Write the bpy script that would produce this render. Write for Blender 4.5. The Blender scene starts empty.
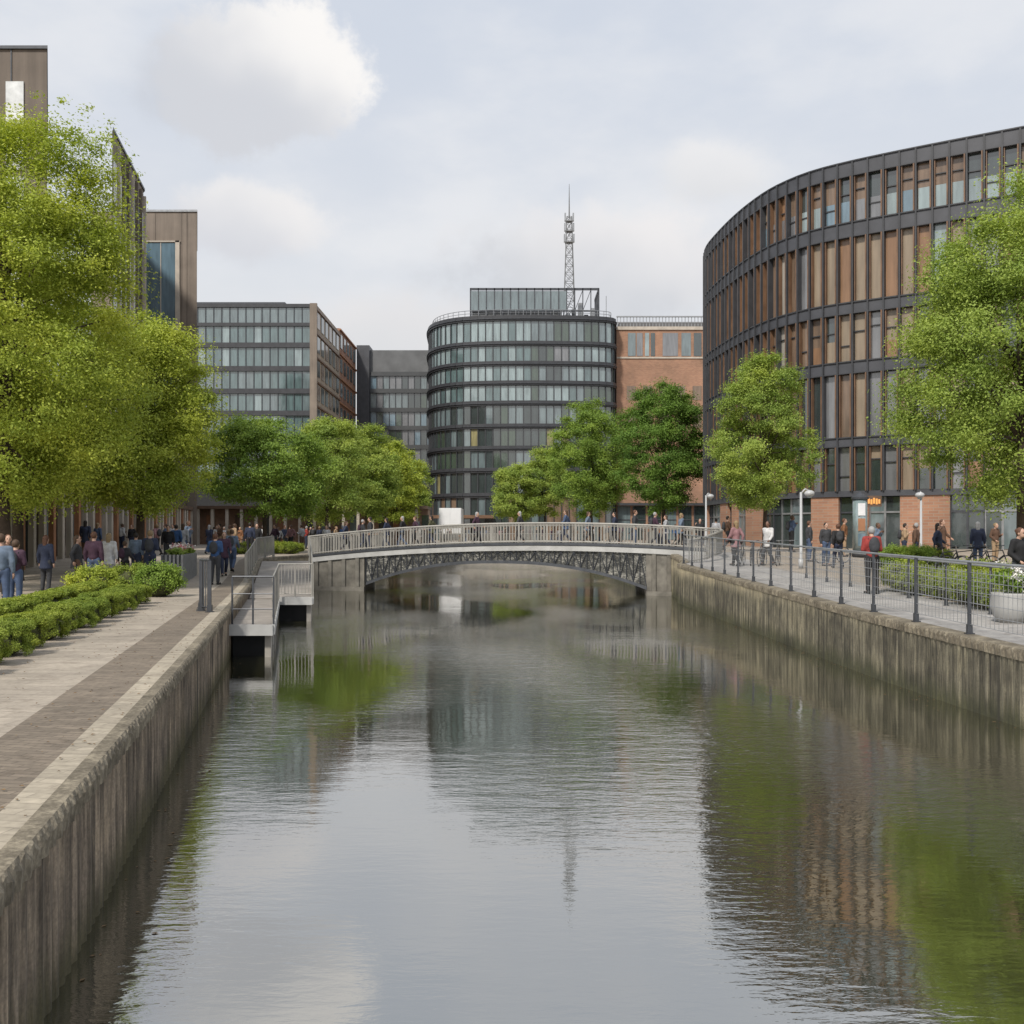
import bpy, math, random
import numpy as np
from mathutils import Vector, Matrix

S = bpy.context.scene
COL = S.collection
R = math.radians
PI = math.pi

# ------------------------------------------------------------------ camera
EYE = 1.70            # metres above the towpath
cam_d = bpy.data.cameras.new('camera')
cam = bpy.data.objects.new('camera', cam_d); COL.objects.link(cam)
cam.location = (0, 0, EYE); cam.rotation_euler = (R(90), 0, 0)
cam_d.sensor_width = 36; cam_d.lens = 36 * 1000 / 1024
cam_d.shift_y = 23 / 1024
cam_d.clip_start = 0.1; cam_d.clip_end = 6000
S.camera = cam

# ------------------------------------------------------------------ light
SUN_EL, SUN_AZ = R(48), R(208)       # azimuth clockwise from +Y: behind the camera, slightly to the left
sd = bpy.data.lights.new('sun', 'SUN'); sd.energy = 3.3; sd.angle = R(6); sd.color = (1, .94, .85)
sun = bpy.data.objects.new('sun', sd); COL.objects.link(sun)
sv = Vector((math.sin(SUN_AZ) * math.cos(SUN_EL), math.cos(SUN_AZ) * math.cos(SUN_EL), math.sin(SUN_EL)))
sun.rotation_euler = sv.to_track_quat('Z', 'Y').to_euler(); sun.location = (0, 0, 60)

S.view_settings.view_transform = 'Standard'; S.view_settings.look = 'None'
S.view_settings.gamma = 1; S.view_settings.exposure = 0.15
S.cycles.max_bounces = 6; S.cycles.diffuse_bounces = 3; S.cycles.glossy_bounces = 3; S.cycles.transmission_bounces = 3

W = bpy.data.worlds.new('World'); S.world = W; W.use_nodes = True
nt = W.node_tree; nt.nodes.clear()
def N(t, **kw):
    n = nt.nodes.new(t)
    for k, v in kw.items(): setattr(n, k, v)
    return n
def L(a, b): nt.links.new(a, b)
def val(sock, v): sock.default_value = v
out = N('ShaderNodeOutputWorld'); bg = N('ShaderNodeBackground'); val(bg.inputs['Strength'], .10)
L(bg.outputs[0], out.inputs[0])
sky = N('ShaderNodeTexSky', sky_type='NISHITA'); sky.sun_disc = False
sky.sun_elevation = SUN_EL; sky.sun_rotation = SUN_AZ; sky.dust_density = 4; sky.air_density = 1.2
tc = N('ShaderNodeTexCoord'); DIR = tc.outputs['Generated']
def mixc(f, a, b):
    m = N('ShaderNodeMix', data_type='RGBA')
    if isinstance(f, (int, float)): val(m.inputs[0], f)
    else: L(f, m.inputs[0])
    for s, i in ((a, 6), (b, 7)):
        if isinstance(s, tuple): val(m.inputs[i], s)
        else: L(s, m.inputs[i])
    return m.outputs[2]
def mathn(op, a, b=None, clamp=False):
    m = N('ShaderNodeMath', operation=op); m.use_clamp = clamp
    for i, s in enumerate((a, b)):
        if s is None: continue
        if isinstance(s, (int, float)): val(m.inputs[i], s)
        else: L(s, m.inputs[i])
    return m.outputs[0]
def smooth(x, lo, hi, o0=0., o1=1.):
    m = N('ShaderNodeMapRange', interpolation_type='SMOOTHERSTEP'); L(x, m.inputs[0])
    for i, v in enumerate((lo, hi, o0, o1)): val(m.inputs[i + 1], v)
    return m.outputs[0]
sep = N('ShaderNodeSeparateXYZ'); L(DIR, sep.inputs[0]); Z = sep.outputs['Z']
veil = mixc(smooth(Z, 0.0, .55), (8.0, 7.95, 7.95, 1), (6.5, 6.95, 7.75, 1))
base = mixc(.84, sky.outputs[0], veil)
def noise(scale, detail=5, rough=.55, sc=(1, 1, 1), dist=0):
    mp = N('ShaderNodeMapping'); L(DIR, mp.inputs[0]); val(mp.inputs['Scale'], sc)
    n = N('ShaderNodeTexNoise'); L(mp.outputs[0], n.inputs['Vector'])
    val(n.inputs['Scale'], scale); val(n.inputs['Detail'], detail); val(n.inputs['Roughness'], rough); val(n.inputs['Distortion'], dist)
    return n.outputs['Fac']
wide = smooth(noise(2.6, 6, .55, (1, 1, 2.2)), .42, .68)
c = mixc(mathn('MULTIPLY', wide, .55), base, (7.9, 7.9, 8.0, 1))
fine = noise(9, 8, .6, (1, 1, 1.3)); fine2 = noise(26, 8, .62); shade = noise(5, 4, .5)
# each cloud: picture-free direction (azimuth-like x, height-like z per metre of y), radii, lit colour, shaded colour, strength
def cloud(c, cx, cz, rx, rz, lit, dark, strength, soft=.55, lightside=.25):
    dx, dz = cx, cz
    qx = mathn('DIVIDE', mathn('SUBTRACT', mathn('DIVIDE', sep.outputs['X'], mathn('MAXIMUM', sep.outputs['Y'], .05)), dx), rx)
    qz = mathn('DIVIDE', mathn('SUBTRACT', mathn('DIVIDE', Z, mathn('MAXIMUM', sep.outputs['Y'], .05)), dz), rz)
    r = mathn('SQRT', mathn('ADD', mathn('MULTIPLY', qx, qx), mathn('MULTIPLY', qz, qz)))
    r = mathn('ADD', r, mathn('MULTIPLY', mathn('SUBTRACT', fine, .5), 1.0))
    r = mathn('ADD', r, mathn('MULTIPLY', mathn('SUBTRACT', fine2, .5), .75))
    front = smooth(sep.outputs['Y'], .05, .2)
    m = mathn('MULTIPLY', mathn('MULTIPLY', smooth(r, 1.12, 1.12 - soft), strength), front)
    t = mathn('ADD', mathn('MULTIPLY', qz, .5), mathn('MULTIPLY', qx, lightside))
    t = mathn('ADD', t, mathn('MULTIPLY', mathn('SUBTRACT', shade, .5), 1.6))
    col = mixc(smooth(t, -.55, .55), dark, lit)
    return mixc(m, c, col)
lit, mid, dk = (8.8, 8.6, 8.4, 1), (6.6, 6.7, 6.9, 1), (5.2, 5.4, 5.8, 1)
c = cloud(c, .10, .265, .19, .075, (7.9, 7.7, 7.7, 1), (5.6, 5.8, 6.2, 1), .9, .7)
c = cloud(c, -.26, .315, .09, .045, (8.2, 8.0, 7.9, 1), (6.1, 6.2, 6.6, 1), .85, .6)
c = cloud(c, .20, .365, .07, .04, (7.9, 7.8, 7.8, 1), (6.9, 6.9, 7.0, 1), .7, .8)
c = cloud(c, -.32, .455, .09, .055, (5.6, 5.8, 6.3, 1), (5.0, 5.2, 5.7, 1), .6, 1.0)
c = cloud(c, -.245, .46, .105, .083, lit, (5.9, 6.05, 6.45, 1), .97, .34, .62)
c = cloud(c, -.12, .20, .18, .05, (7.3, 7.1, 7.1, 1), (6.2, 6.3, 6.5, 1), .7, .9)
L(c, bg.inputs['Color'])

# ------------------------------------------------------------------ materials
MATS = {}
class NT:
    def __init__(s, name):
        s.m = bpy.data.materials.new(name); s.m.use_nodes = True; s.t = s.m.node_tree
        s.b = s.t.nodes['Principled BSDF']
        s.co = None
    def n(s, t, **kw):
        x = s.t.nodes.new(t)
        for k, v in kw.items(): setattr(x, k, v)
        return x
    def set(s, **kw):
        for k, v in kw.items():
            k = k.replace('_', ' ')
            i = s.b.inputs[k]
            if hasattr(v, 'links'): s.t.links.new(v, i)
            else: i.default_value = v
    def coords(s, scale=(1, 1, 1), world=True, rot=(0, 0, 0)):
        if world: src = s.n('ShaderNodeNewGeometry').outputs['Position']
        else: src = s.n('ShaderNodeTexCoord').outputs['Object']
        mp = s.n('ShaderNodeMapping'); s.t.links.new(src, mp.inputs[0]); mp.inputs['Scale'].default_value = scale; mp.inputs['Rotation'].default_value = rot
        return mp.outputs[0]
    def noise(s, scale, detail=4, rough=.55, sc=(1, 1, 1), dist=0, world=True):
        x = s.n('ShaderNodeTexNoise'); s.t.links.new(s.coords(sc, world), x.inputs['Vector'])
        x.inputs['Scale'].default_value = scale; x.inputs['Detail'].default_value = detail
        x.inputs['Roughness'].default_value = rough; x.inputs['Distortion'].default_value = dist
        return x.outputs['Fac']
    def ramp(s, f, stops):
        x = s.n('ShaderNodeValToRGB'); s.t.links.new(f, x.inputs[0]); e = x.color_ramp.elements
        while len(e) < len(stops): e.new(.5)
        for i, (p, c) in enumerate(stops): e[i].position = p; e[i].color = (*c, 1)
        return x.outputs[0]
    def mix(s, f, a, b, blend='MIX'):
        m = s.n('ShaderNodeMix', data_type='RGBA', blend_type=blend)
        for v, i in ((f, 0), (a, 6), (b, 7)):
            if hasattr(v, 'links'): s.t.links.new(v, m.inputs[i])
            elif i == 0: m.inputs[0].default_value = v
            else: m.inputs[i].default_value = (*v, 1)
        return m.outputs[2]
    def math(s, op, a, b=0.):
        m = s.n('ShaderNodeMath', operation=op)
        for i, v in enumerate((a, b)):
            if hasattr(v, 'links'): s.t.links.new(v, m.inputs[i])
            else: m.inputs[i].default_value = v
        return m.outputs[0]
    def rng(s, x, a, b, c=0., d=1.):
        m = s.n('ShaderNodeMapRange'); s.t.links.new(x, m.inputs[0])
        for i, v in enumerate((a, b, c, d)): m.inputs[i + 1].default_value = v
        return m.outputs[0]
    def bump(s, h, strength=.4, dist=.02):
        b = s.n('ShaderNodeBump'); s.t.links.new(h, b.inputs['Height']); b.inputs['Strength'].default_value = strength
        b.inputs['Distance'].default_value = dist; s.t.links.new(b.outputs[0], s.b.inputs['Normal'])

def plain(name, c, rough=.6, var=.15, nscale=3., metal=0, spec=None, bump=0):
    t = NT(name)
    if var:
        lo = tuple(v * (1 - var) for v in c); hi = tuple(min(1, v * (1 + var)) for v in c)
        t.set(Base_Color=t.ramp(t.noise(nscale, 5), [(.3, lo), (.7, hi)]))
    else: t.set(Base_Color=(*c, 1))
    t.set(Roughness=rough, Metallic=metal)
    if bump: t.bump(t.noise(nscale * 12, 4), bump, .01)
    MATS[name] = t.m; return t.m

def glass(name, c, rough=.08, ior=2.2, var=.25, warp=1):
    t = NT(name)
    n = t.noise(.6, 3, .5, (1, 1, .5))
    st = t.noise(3.5, 2, .5, (1, 1, .12))
    col = t.ramp(t.math('ADD', t.math('MULTIPLY', n, .5), t.math('MULTIPLY', st, .5)), [(.36, tuple(v * (1 - var) for v in c)), (.62, tuple(min(1, v * (1 + var)) for v in c))])
    t.set(Base_Color=col, Roughness=rough, IOR=ior)
    t.bump(t.noise(.9, 2), .12 * warp, .06)
    MATS[name] = t.m; return t.m

M = MATS
plain('charcoal_metal', (.042, .044, .05), .45, .2, 1.5)
plain('charcoal_panel', (.06, .063, .073), .5, .2, .9)
plain('copper_fin', (.15, .085, .05), .45, .3, 1.2)
plain('brown_metal', (.12, .075, .05), .5, .25, 1.2)
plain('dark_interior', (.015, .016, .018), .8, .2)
plain('roof_grey', (.14, .145, .15), .8, .2, .4)
plain('steel_pale', (.34, .35, .36), .35, .15, 4, .6)
plain('mast_steel', (.17, .175, .18), .5, .15, 1)
plain('steel_dark', (.07, .075, .085), .45, .2, 4, .4)
plain('rail_beige', (.27, .26, .235), .5, .15, 3)
plain('concrete', (.30, .28, .25), .8, .22, 1.2, bump=.3)
plain('fascia_concrete', (.38, .38, .37), .75, .18, 1.5)
plain('deck_boards', (.26, .235, .21), .8, .2, 2)
plain('bark', (.06, .042, .03), .9, .35, 6, bump=.6)
plain('twigs', (.05, .055, .02), .9, .3, 8)
plain('white_paint', (.75, .76, .78), .4, .05, 1)
plain('lamp_white', (.42, .43, .44), .35, .05, 1)
plain('rubber', (.02, .02, .02), .8, .1)
plain('chrome', (.5, .5, .5), .25, .05, 1, .9)
plain('timber_slat', (.27, .165, .11), .7, .3, 2)
plain('pale_pier', (.46, .41, .35), .75, .15, 1)
plain('terracotta', (.35, .17, .09), .8, .2, 1.4)
plain('petal_pink', (.55, .22, .22), .7, .3, 8)
plain('petal_white', (.75, .72, .68), .7, .1, 8)
plain('cream_wall', (.34, .28, .215), .8, .15, .8)
plain('dark_roofline', (.07, .075, .08), .6, .15, .6)
plain('curtain_white', (.60, .62, .63), .35, .3, 1.4)

def concrete_panels(name, c, w=3.2, h=50., streak=.25):
    t = NT(name)
    s1 = t.noise(2.2, 5, .6, (1, 1, .06)); s2 = t.noise(.5, 4)
    f = t.math('ADD', t.math('MULTIPLY', s1, .55), t.math('MULTIPLY', s2, .45))
    t.set(Base_Color=t.ramp(f, [(.35, tuple(v * (1 - streak) for v in c)), (.65, tuple(v * (1 + streak) for v in c))]), Roughness=.8)
    t.bump(t.noise(14, 4), .2, .01)
    M[name] = t.m
concrete_panels('brown_concrete', (.20, .165, .135))
concrete_panels('brown_concrete_dark', (.14, .115, .095))
plain('pier_concrete', (.15, .14, .12), .85, .35, 2.5, bump=.5)

def brick(name, c1, c2, mortar, scale=1., rot=(R(90), 0, 0), bw=.45, rh=.16):
    t = NT(name)
    b = t.n('ShaderNodeTexBrick'); t.t.links.new(t.coords((1, 1, 1), True, rot), b.inputs['Vector'])
    b.inputs['Scale'].default_value = scale; b.inputs['Brick Width'].default_value = bw; b.inputs['Row Height'].default_value = rh
    b.inputs['Mortar Size'].default_value = .012; b.inputs['Color1'].default_value = (*c1, 1); b.inputs['Color2'].default_value = (*c2, 1); b.inputs['Mortar'].default_value = (*mortar, 1)
    n = t.noise(.35, 5); t.set(Base_Color=t.mix(1., b.outputs[0], t.ramp(n, [(.3, (.75, .75, .75)), (.7, (1.15, 1.1, 1.08))]), 'MULTIPLY'), Roughness=.85)
    M[name] = t.m
brick('orange_brick', (.36, .20, .125), (.29, .155, .10), (.30, .25, .20))
brick('red_brick', (.36, .19, .12), (.28, .14, .09), (.24, .2, .17))

def paving(name, c, cell=(.22, .11), var=.2, mortar=.62, rot=R(0), stain=.25, mort=.006, rowvar=.11):
    t = NT(name)
    b = t.n('ShaderNodeTexBrick'); t.t.links.new(t.coords((1, 1, 1), True, (0, 0, rot)), b.inputs['Vector'])
    b.inputs['Scale'].default_value = 1; b.inputs['Brick Width'].default_value = cell[0]; b.inputs['Row Height'].default_value = cell[1]
    b.inputs['Mortar Size'].default_value = mort; b.inputs['Mortar Smooth'].default_value = .3
    b.inputs['Color1'].default_value = (*[v * (1 + var) for v in c], 1); b.inputs['Color2'].default_value = (*[v * (1 - var) for v in c], 1)
    b.inputs['Mortar'].default_value = (*[v * mortar for v in c], 1)
    n = t.noise(.55, 6, .6); n2 = t.noise(14, 4, .6)
    st_ = t.noise(2.6, 7, .7); row = t.noise(1., 2, .5, (.25, 9, 1))
    f = t.mix(1., b.outputs[0], t.ramp(n, [(.3, (1 - stain,) * 3), (.7, (1 + stain * .6,) * 3)]), 'MULTIPLY')
    f = t.mix(1., f, t.ramp(n2, [(.3, (.84,) * 3), (.7, (1.12,) * 3)]), 'MULTIPLY')
    f = t.mix(1., f, t.ramp(row, [(.35, (1 - rowvar,) * 3), (.65, (1 + rowvar * .5,) * 3)]), 'MULTIPLY')
    f = t.mix(1., f, t.ramp(st_, [(.34, (.74, .72, .70)), (.46, (1., 1., 1.)), (.7, (1.05, 1.05, 1.04))]), 'MULTIPLY')
    t.set(Base_Color=f, Roughness=.85)
    t.bump(t.math('ADD', b.outputs['Fac'], t.math('MULTIPLY', n2, .5)), -.35, .01)
    M[name] = t.m
paving('paving_pale', (.34, .295, .24), (.6, .3), .06, .7, R(12))
paving('paving_dark', (.19, .155, .118), (.24, .085), .16, .55, R(12))
paving('paving_strip', (.36, .315, .245), (.4, .12), .1, .7, R(12))
paving('paving_quay', (.34, .325, .31), (.5, .25), .1, .65, R(0))
paving('ground_paving', (.34, .29, .235), (.4, .2), .08, .7, R(12))

# quay wall: vertical ribs, drips from the coping, algae at the waterline
def quay_mat(name, c, alg):
    t = NT(name)
    pos = t.n('ShaderNodeSeparateXYZ'); t.t.links.new(t.n('ShaderNodeNewGeometry').outputs['Position'], pos.inputs[0])
    z = pos.outputs['Z']
    rib = t.noise(9, 3, .55, (1, 1, .05)); fine = t.noise(30, 4, .6, (1, 1, .12)); big = t.noise(.6, 5, .6); spk = t.noise(40, 3, .6)
    f = t.math('ADD', t.math('MULTIPLY', rib, .5), t.math('ADD', t.math('MULTIPLY', fine, .25), t.math('MULTIPLY', big, .25)))
    col = t.ramp(f, [(.40, tuple(v * .35 for v in c)), (.5, c), (.60, tuple(min(.6, v * 2.0) for v in c))])
    # pale lichen drips below the coping, their length varies
    dl = t.noise(5, 4, .6, (1, 1, .02))
    drip = t.rng(t.math('ADD', z, t.math('MULTIPLY', dl, -.9)), -.60, -.20)
    col = t.mix(t.math('MULTIPLY', drip, .7), col, (.42, .37, .26))
    moss = t.rng(t.math('ADD', z, t.math('MULTIPLY', rib, .5)), -.78, -.45, 1, 0)
    col = t.mix(t.math('MULTIPLY', moss, .9), col, alg)
    col = t.mix(1., col, t.ramp(spk, [(.3, (.75,) * 3), (.7, (1.2,) * 3)]), 'MULTIPLY')
    blot = t.noise(.9, 6, .65, (1, 1, 1.4)); col = t.mix(1., col, t.ramp(blot, [(.32, (.58, .56, .56)), (.5, (1., .98, .95)), (.68, (1.35, 1.3, 1.2))]), 'MULTIPLY')
    yj = t.math('PINGPONG', pos.outputs['Y'], 1.9); jl = t.rng(yj, .012, .03); col = t.mix(t.math('MULTIPLY', t.math('SUBTRACT', 1., jl), .75), col, (.03, .028, .022))
    t.set(Base_Color=col, Roughness=.9)
    t.bump(t.math('ADD', rib, t.math('MULTIPLY', fine, .5)), .9, .05)
    M[name] = t.m
quay_mat('quay_wall_left', (.165, .134, .10), (.075, .068, .032))
quay_mat('quay_wall_right', (.118, .108, .078), (.05, .052, .026))
def coping_mat():
    t = NT('coping_stone')
    n = t.noise(3, 5, .6); n2 = t.noise(26, 5, .65, (1, 1, .6))
    f = t.math('ADD', t.math('MULTIPLY', n, .5), t.math('MULTIPLY', n2, .5))
    t.set(Base_Color=t.ramp(f, [(.36, (.07, .058, .04)), (.5, (.155, .132, .095)), (.63, (.30, .26, .19))]), Roughness=.9)
    t.bump(n2, .5, .015); M['coping_stone'] = t.m
coping_mat()
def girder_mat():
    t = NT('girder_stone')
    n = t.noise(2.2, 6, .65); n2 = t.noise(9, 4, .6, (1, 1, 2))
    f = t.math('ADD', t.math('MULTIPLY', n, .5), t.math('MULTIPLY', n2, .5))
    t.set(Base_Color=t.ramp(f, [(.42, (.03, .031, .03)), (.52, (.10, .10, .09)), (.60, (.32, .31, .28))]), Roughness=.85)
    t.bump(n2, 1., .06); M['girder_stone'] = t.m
girder_mat()

def water_mat():
    t = NT('canal_water')
    big = t.noise(.16, 3, .5)
    a = t.noise(3.6, 3, .55, (.30, 1, 1), .4); b = t.noise(15, 3, .6, (.36, 1, 1), .3); c2 = t.noise(.45, 3, .5, (.7, 1, 1))
    patch = t.rng(t.noise(.11, 2, .5, (1.5, .7, 1)), .44, .62, .13, 1.35)
    h = t.math('ADD', t.math('MULTIPLY', a, 1.), t.math('MULTIPLY', b, .5))
    h = t.math('MULTIPLY', h, patch)
    h = t.math('ADD', h, t.math('MULTIPLY', c2, .5))
    bp = t.n('ShaderNodeBump'); t.t.links.new(h, bp.inputs['Height']); bp.inputs['Strength'].default_value = .62; bp.inputs['Distance'].default_value = .024
    df = t.n('ShaderNodeBsdfDiffuse'); t.t.links.new(t.ramp(big, [(.3, (.030, .030, .015)), (.7, (.042, .040, .018))]), df.inputs[0])
    gs = t.n('ShaderNodeBsdfGlossy'); gs.inputs['Color'].default_value = (.97, .97, .97, 1); gs.inputs['Roughness'].default_value = .02
    t.t.links.new(bp.outputs[0], gs.inputs['Normal'])
    fr = t.n('ShaderNodeFresnel'); fr.inputs['IOR'].default_value = 1.5; t.t.links.new(bp.outputs[0], fr.inputs['Normal'])
    f = t.rng(fr.outputs[0], .04, .55, .43, .80)
    ms = t.n('ShaderNodeMixShader'); t.t.links.new(f, ms.inputs[0]); t.t.links.new(df.outputs[0], ms.inputs[1]); t.t.links.new(gs.outputs[0], ms.inputs[2])
    o = [x for x in t.t.nodes if x.type == 'OUTPUT_MATERIAL'][0]; t.t.links.new(ms.outputs[0], o.inputs[0])
    M['canal_water'] = t.m
water_mat()

def leaf_mat(name, dark, lightc, trans=.45):
    t = NT(name)
    at = t.n('ShaderNodeAttribute', attribute_name='rnd')
    col = t.ramp(at.outputs['Fac'], [(.0, dark), (.55, tuple((a + b) / 2 for a, b in zip(dark, lightc))), (1., lightc)])
    n = t.noise(.55, 3); col = t.mix(1., col, t.ramp(n, [(.3, (.82, .88, .9)), (.7, (1.15, 1.08, .95))]), 'MULTIPLY')
    t.set(Base_Color=col, Roughness=.55)
    t.b.inputs['Specular IOR Level'].default_value = .15
    tr = t.n('ShaderNodeBsdfTranslucent'); t.t.links.new(t.mix(1., col, (1.25, 1.25, .6), 'MULTIPLY'), tr.inputs[0])
    ms = t.n('ShaderNodeMixShader'); ms.inputs[0].default_value = trans
    o = [x for x in t.t.nodes if x.type == 'OUTPUT_MATERIAL'][0]
    t.t.links.new(t.b.outputs[0], ms.inputs[1]); t.t.links.new(tr.outputs[0], ms.inputs[2]); t.t.links.new(ms.outputs[0], o.inputs[0])
    M[name] = t.m
leaf_mat('leaf_yellow', (.23, .30, .045), (.54, .60, .12), .33)
leaf_mat('leaf_mid', (.18, .265, .055), (.42, .51, .13), .32)
leaf_mat('leaf_deep', (.085, .16, .035), (.21, .34, .07), .3)
leaf_mat('leaf_olive', (.12, .20, .04), (.32, .44, .09), .3)
leaf_mat('leaf_hedge', (.15, .215, .035), (.38, .44, .09), .3)

glass('glass_pale', (.225, .29, .30)); glass('glass_mid', (.13, .17, .18)); glass('glass_dark', (.035, .048, .048)); glass('glass_green', (.045, .07, .05))
glass('glass_teal', (.095, .145, .15)); glass('glass_blue', (.12, .19, .24)); glass('glass_grey', (.15, .155, .165), .15)
glass('blind_tan', (.25, .20, .145), .25, 1.6, .2); glass('blind_orange', (.24, .14, .08), .25, 1.6, .25); glass('blind_brown', (.17, .12, .085), .2, 1.7, .3)
glass('blind_cream', (.33, .31, .275), .25, 1.6, .2); glass('glass_yellowish', (.22, .20, .10), .2, 1.8, .3)

# ------------------------------------------------------------------ mesh helpers
class MB:
    def __init__(s): s.v = []; s.f = []
    def quad(s, a, b, c, d):
        i = len(s.v); s.v += [tuple(a), tuple(b), tuple(c), tuple(d)]; s.f.append((i, i + 1, i + 2, i + 3))
    def box(s, x0, x1, y0, y1, z0, z1):
        i = len(s.v)
        s.v += [(x0, y0, z0), (x1, y0, z0), (x1, y1, z0), (x0, y1, z0), (x0, y0, z1), (x1, y0, z1), (x1, y1, z1), (x0, y1, z1)]
        s.f += [(i, i + 3, i + 2, i + 1), (i + 4, i + 5, i + 6, i + 7), (i, i + 1, i + 5, i + 4), (i + 1, i + 2, i + 6, i + 5), (i + 2, i + 3, i + 7, i + 6), (i + 3, i, i + 4, i + 7)]
        return s
    def obox(s, a, b, n, d0, d1, z0, z1):
        """box over the plan segment a-b, from offset d0 to d1 along the plan normal n"""
        i = len(s.v)
        P = [(a[0] + n[0] * d0, a[1] + n[1] * d0), (b[0] + n[0] * d0, b[1] + n[1] * d0), (b[0] + n[0] * d1, b[1] + n[1] * d1), (a[0] + n[0] * d1, a[1] + n[1] * d1)]
        s.v += [(x, y, z0) for x, y in P] + [(x, y, z1) for x, y in P]
        s.f += [(i, i + 3, i + 2, i + 1), (i + 4, i + 5, i + 6, i + 7), (i, i + 1, i + 5, i + 4), (i + 1, i + 2, i + 6, i + 5), (i + 2, i + 3, i + 7, i + 6), (i + 3, i, i + 4, i + 7)]
        return s
    def prism(s, poly, z0, z1):
        i = len(s.v); n = len(poly)
        s.v += [(x, y, z0) for x, y in poly] + [(x, y, z1) for x, y in poly]
        s.f.append(tuple(range(i + n - 1, i - 1, -1))); s.f.append(tuple(range(i + n, i + 2 * n)))
        for k in range(n): s.f.append((i + k, i + (k + 1) % n, i + n + (k + 1) % n, i + n + k))
        return s
    def tube(s, pts, rad, seg=8, cap=True):
        pts = [Vector(p) for p in pts]; n = len(pts)
        if not hasattr(rad, '__len__'): rad = [rad] * n
        base = len(s.v); up = None
        for k, p in enumerate(pts):
            d = (pts[min(k + 1, n - 1)] - pts[max(k - 1, 0)]).normalized()
            if up is None:
                up = Vector((0, 0, 1)) if abs(d.z) < .9 else Vector((1, 0, 0))
            u = d.cross(up)
            if u.length < 1e-4: u = d.cross(Vector((0, 1, 0)))
            u.normalize(); w = u.cross(d).normalized(); up = w
            for j in range(seg):
                a = 2 * math.pi * j / seg
                s.v.append(tuple(p + (u * math.cos(a) + w * math.sin(a)) * rad[k]))
        for k in range(n - 1):
            for j in range(seg):
                a = base + k * seg + j; b = base + k * seg + (j + 1) % seg
                s.f.append((a, b, b + seg, a + seg))
        if cap:
            s.f.append(tuple(base + j for j in range(seg - 1, -1, -1))); s.f.append(tuple(base + (n - 1) * seg + j for j in range(seg)))
        return s
    def ball(s, c, r, seg=12, rings=8):
        if not hasattr(r, '__len__'): r = (r, r, r)
        base = len(s.v)
        for i in range(1, rings):
            t = math.pi * i / rings
            for j in range(seg):
                a = 2 * math.pi * j / seg
                s.v.append((c[0] + r[0] * math.sin(t) * math.cos(a), c[1] + r[1] * math.sin(t) * math.sin(a), c[2] + r[2] * math.cos(t)))
        top = len(s.v); s.v.append((c[0], c[1], c[2] + r[2])); bot = len(s.v); s.v.append((c[0], c[1], c[2] - r[2]))
        for i in range(rings - 2):
            for j in range(seg):
                a = base + i * seg + j; b = base + i * seg + (j + 1) % seg
                s.f.append((a, a + seg, b + seg, b))
        for j in range(seg):
            s.f.append((top, base + j, base + (j + 1) % seg)); q = base + (rings - 2) * seg
            s.f.append((bot, q + (j + 1) % seg, q + j))
        return s
    def build(s, name, mat, parent=None, smooth_=False, origin=None):
        me = bpy.data.meshes.new(name)
        V = s.v
        o0 = (0, 0, 0)
        if parent is not None:
            p = parent
            while p is not None: o0 = tuple(a + b for a, b in zip(o0, p.location)); p = p.parent
        elif origin is not None: o0 = origin
        if any(o0): V = [(x - o0[0], y - o0[1], z - o0[2]) for x, y, z in V]
        me.from_pydata(V, [], s.f); me.update()
        if smooth_: me.shade_smooth()
        me.materials.append(M[mat] if isinstance(mat, str) else mat)
        o = bpy.data.objects.new(name, me); COL.objects.link(o)
        if parent is not None: o.parent = parent
        elif origin is not None: o.location = origin
        return o

def tag(o, label=None, cat=None, group=None, kind=None):
    if label: o['label'] = label
    if cat: o['category'] = cat
    if group: o['group'] = group
    if kind: o['kind'] = kind
    return o
def thing(name, loc, label, cat, group=None, rz=0):
    o = bpy.data.objects.new(name, None); COL.objects.link(o); o.location = loc; o.rotation_euler = (0, 0, rz); o.empty_display_size = .3
    return tag(o, label, cat, group)
def struct(o): o['kind'] = 'structure'; return o
CH = {}
def reg(o, parent): CH.setdefault(parent.name, []).append(o)
def kids(o): return [c for c in o.children]
def dup(o, parent=None):
    c = o.copy(); COL.objects.link(c)
    if parent is not None: c.parent = parent
    for ch in kids(o): dup(ch, c)
    return c
def lerp(a, b, t): return a + (b - a) * t
def ss(a, b, x):
    t = max(0, min(1, (x - a) / (b - a))); return t * t * (3 - 2 * t)
def interp(tab, y):
    if y <= tab[0][0]: return tab[0][1]
    for (a, va), (b, vb) in zip(tab, tab[1:]):
        if y <= b: return lerp(va, vb, (y - a) / (b - a))
    return tab[-1][1]

# ------------------------------------------------------------------ terrain
WZ = -1.12                                   # water level
def xl(y): return interp([(-40, -1.42 + 8.8), (55, -1.42 - .22 * 55), (112, -14)], y) if y < 47 else interp([(47, -1.42 - .22 * 47), (56, -11.2), (112, -12.5)], y)
def xr(y): return interp([(-40, 10.2), (0, 8.3), (14.5, 7.42), (20, 7.12), (41.5, 6.85), (43, 7.35), (49, 7.35), (52, 6.6), (61, 6.5), (84, 7.8), (112, 8.5)], y)
def zl(y): return .62 * ss(33, 50, y) + .18 * ss(80, 108, y)
def zr(y): return .5 * max(0, min(1, (y - 14) / 28)) + .42 * ss(41, 49, y) - .12 * ss(80, 108, y)
ys = [-40, -20, -8, -4, 0, 2, 4, 6, 8, 10, 12, 14, 16, 18, 20, 22, 24, 26, 28, 30, 32, 34, 35.5, 37, 38.5, 40, 41.5, 43, 44.5, 46, 47.5, 49, 50.5, 52, 56, 60, 66, 72, 78, 84, 90, 96, 102, 108]
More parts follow.
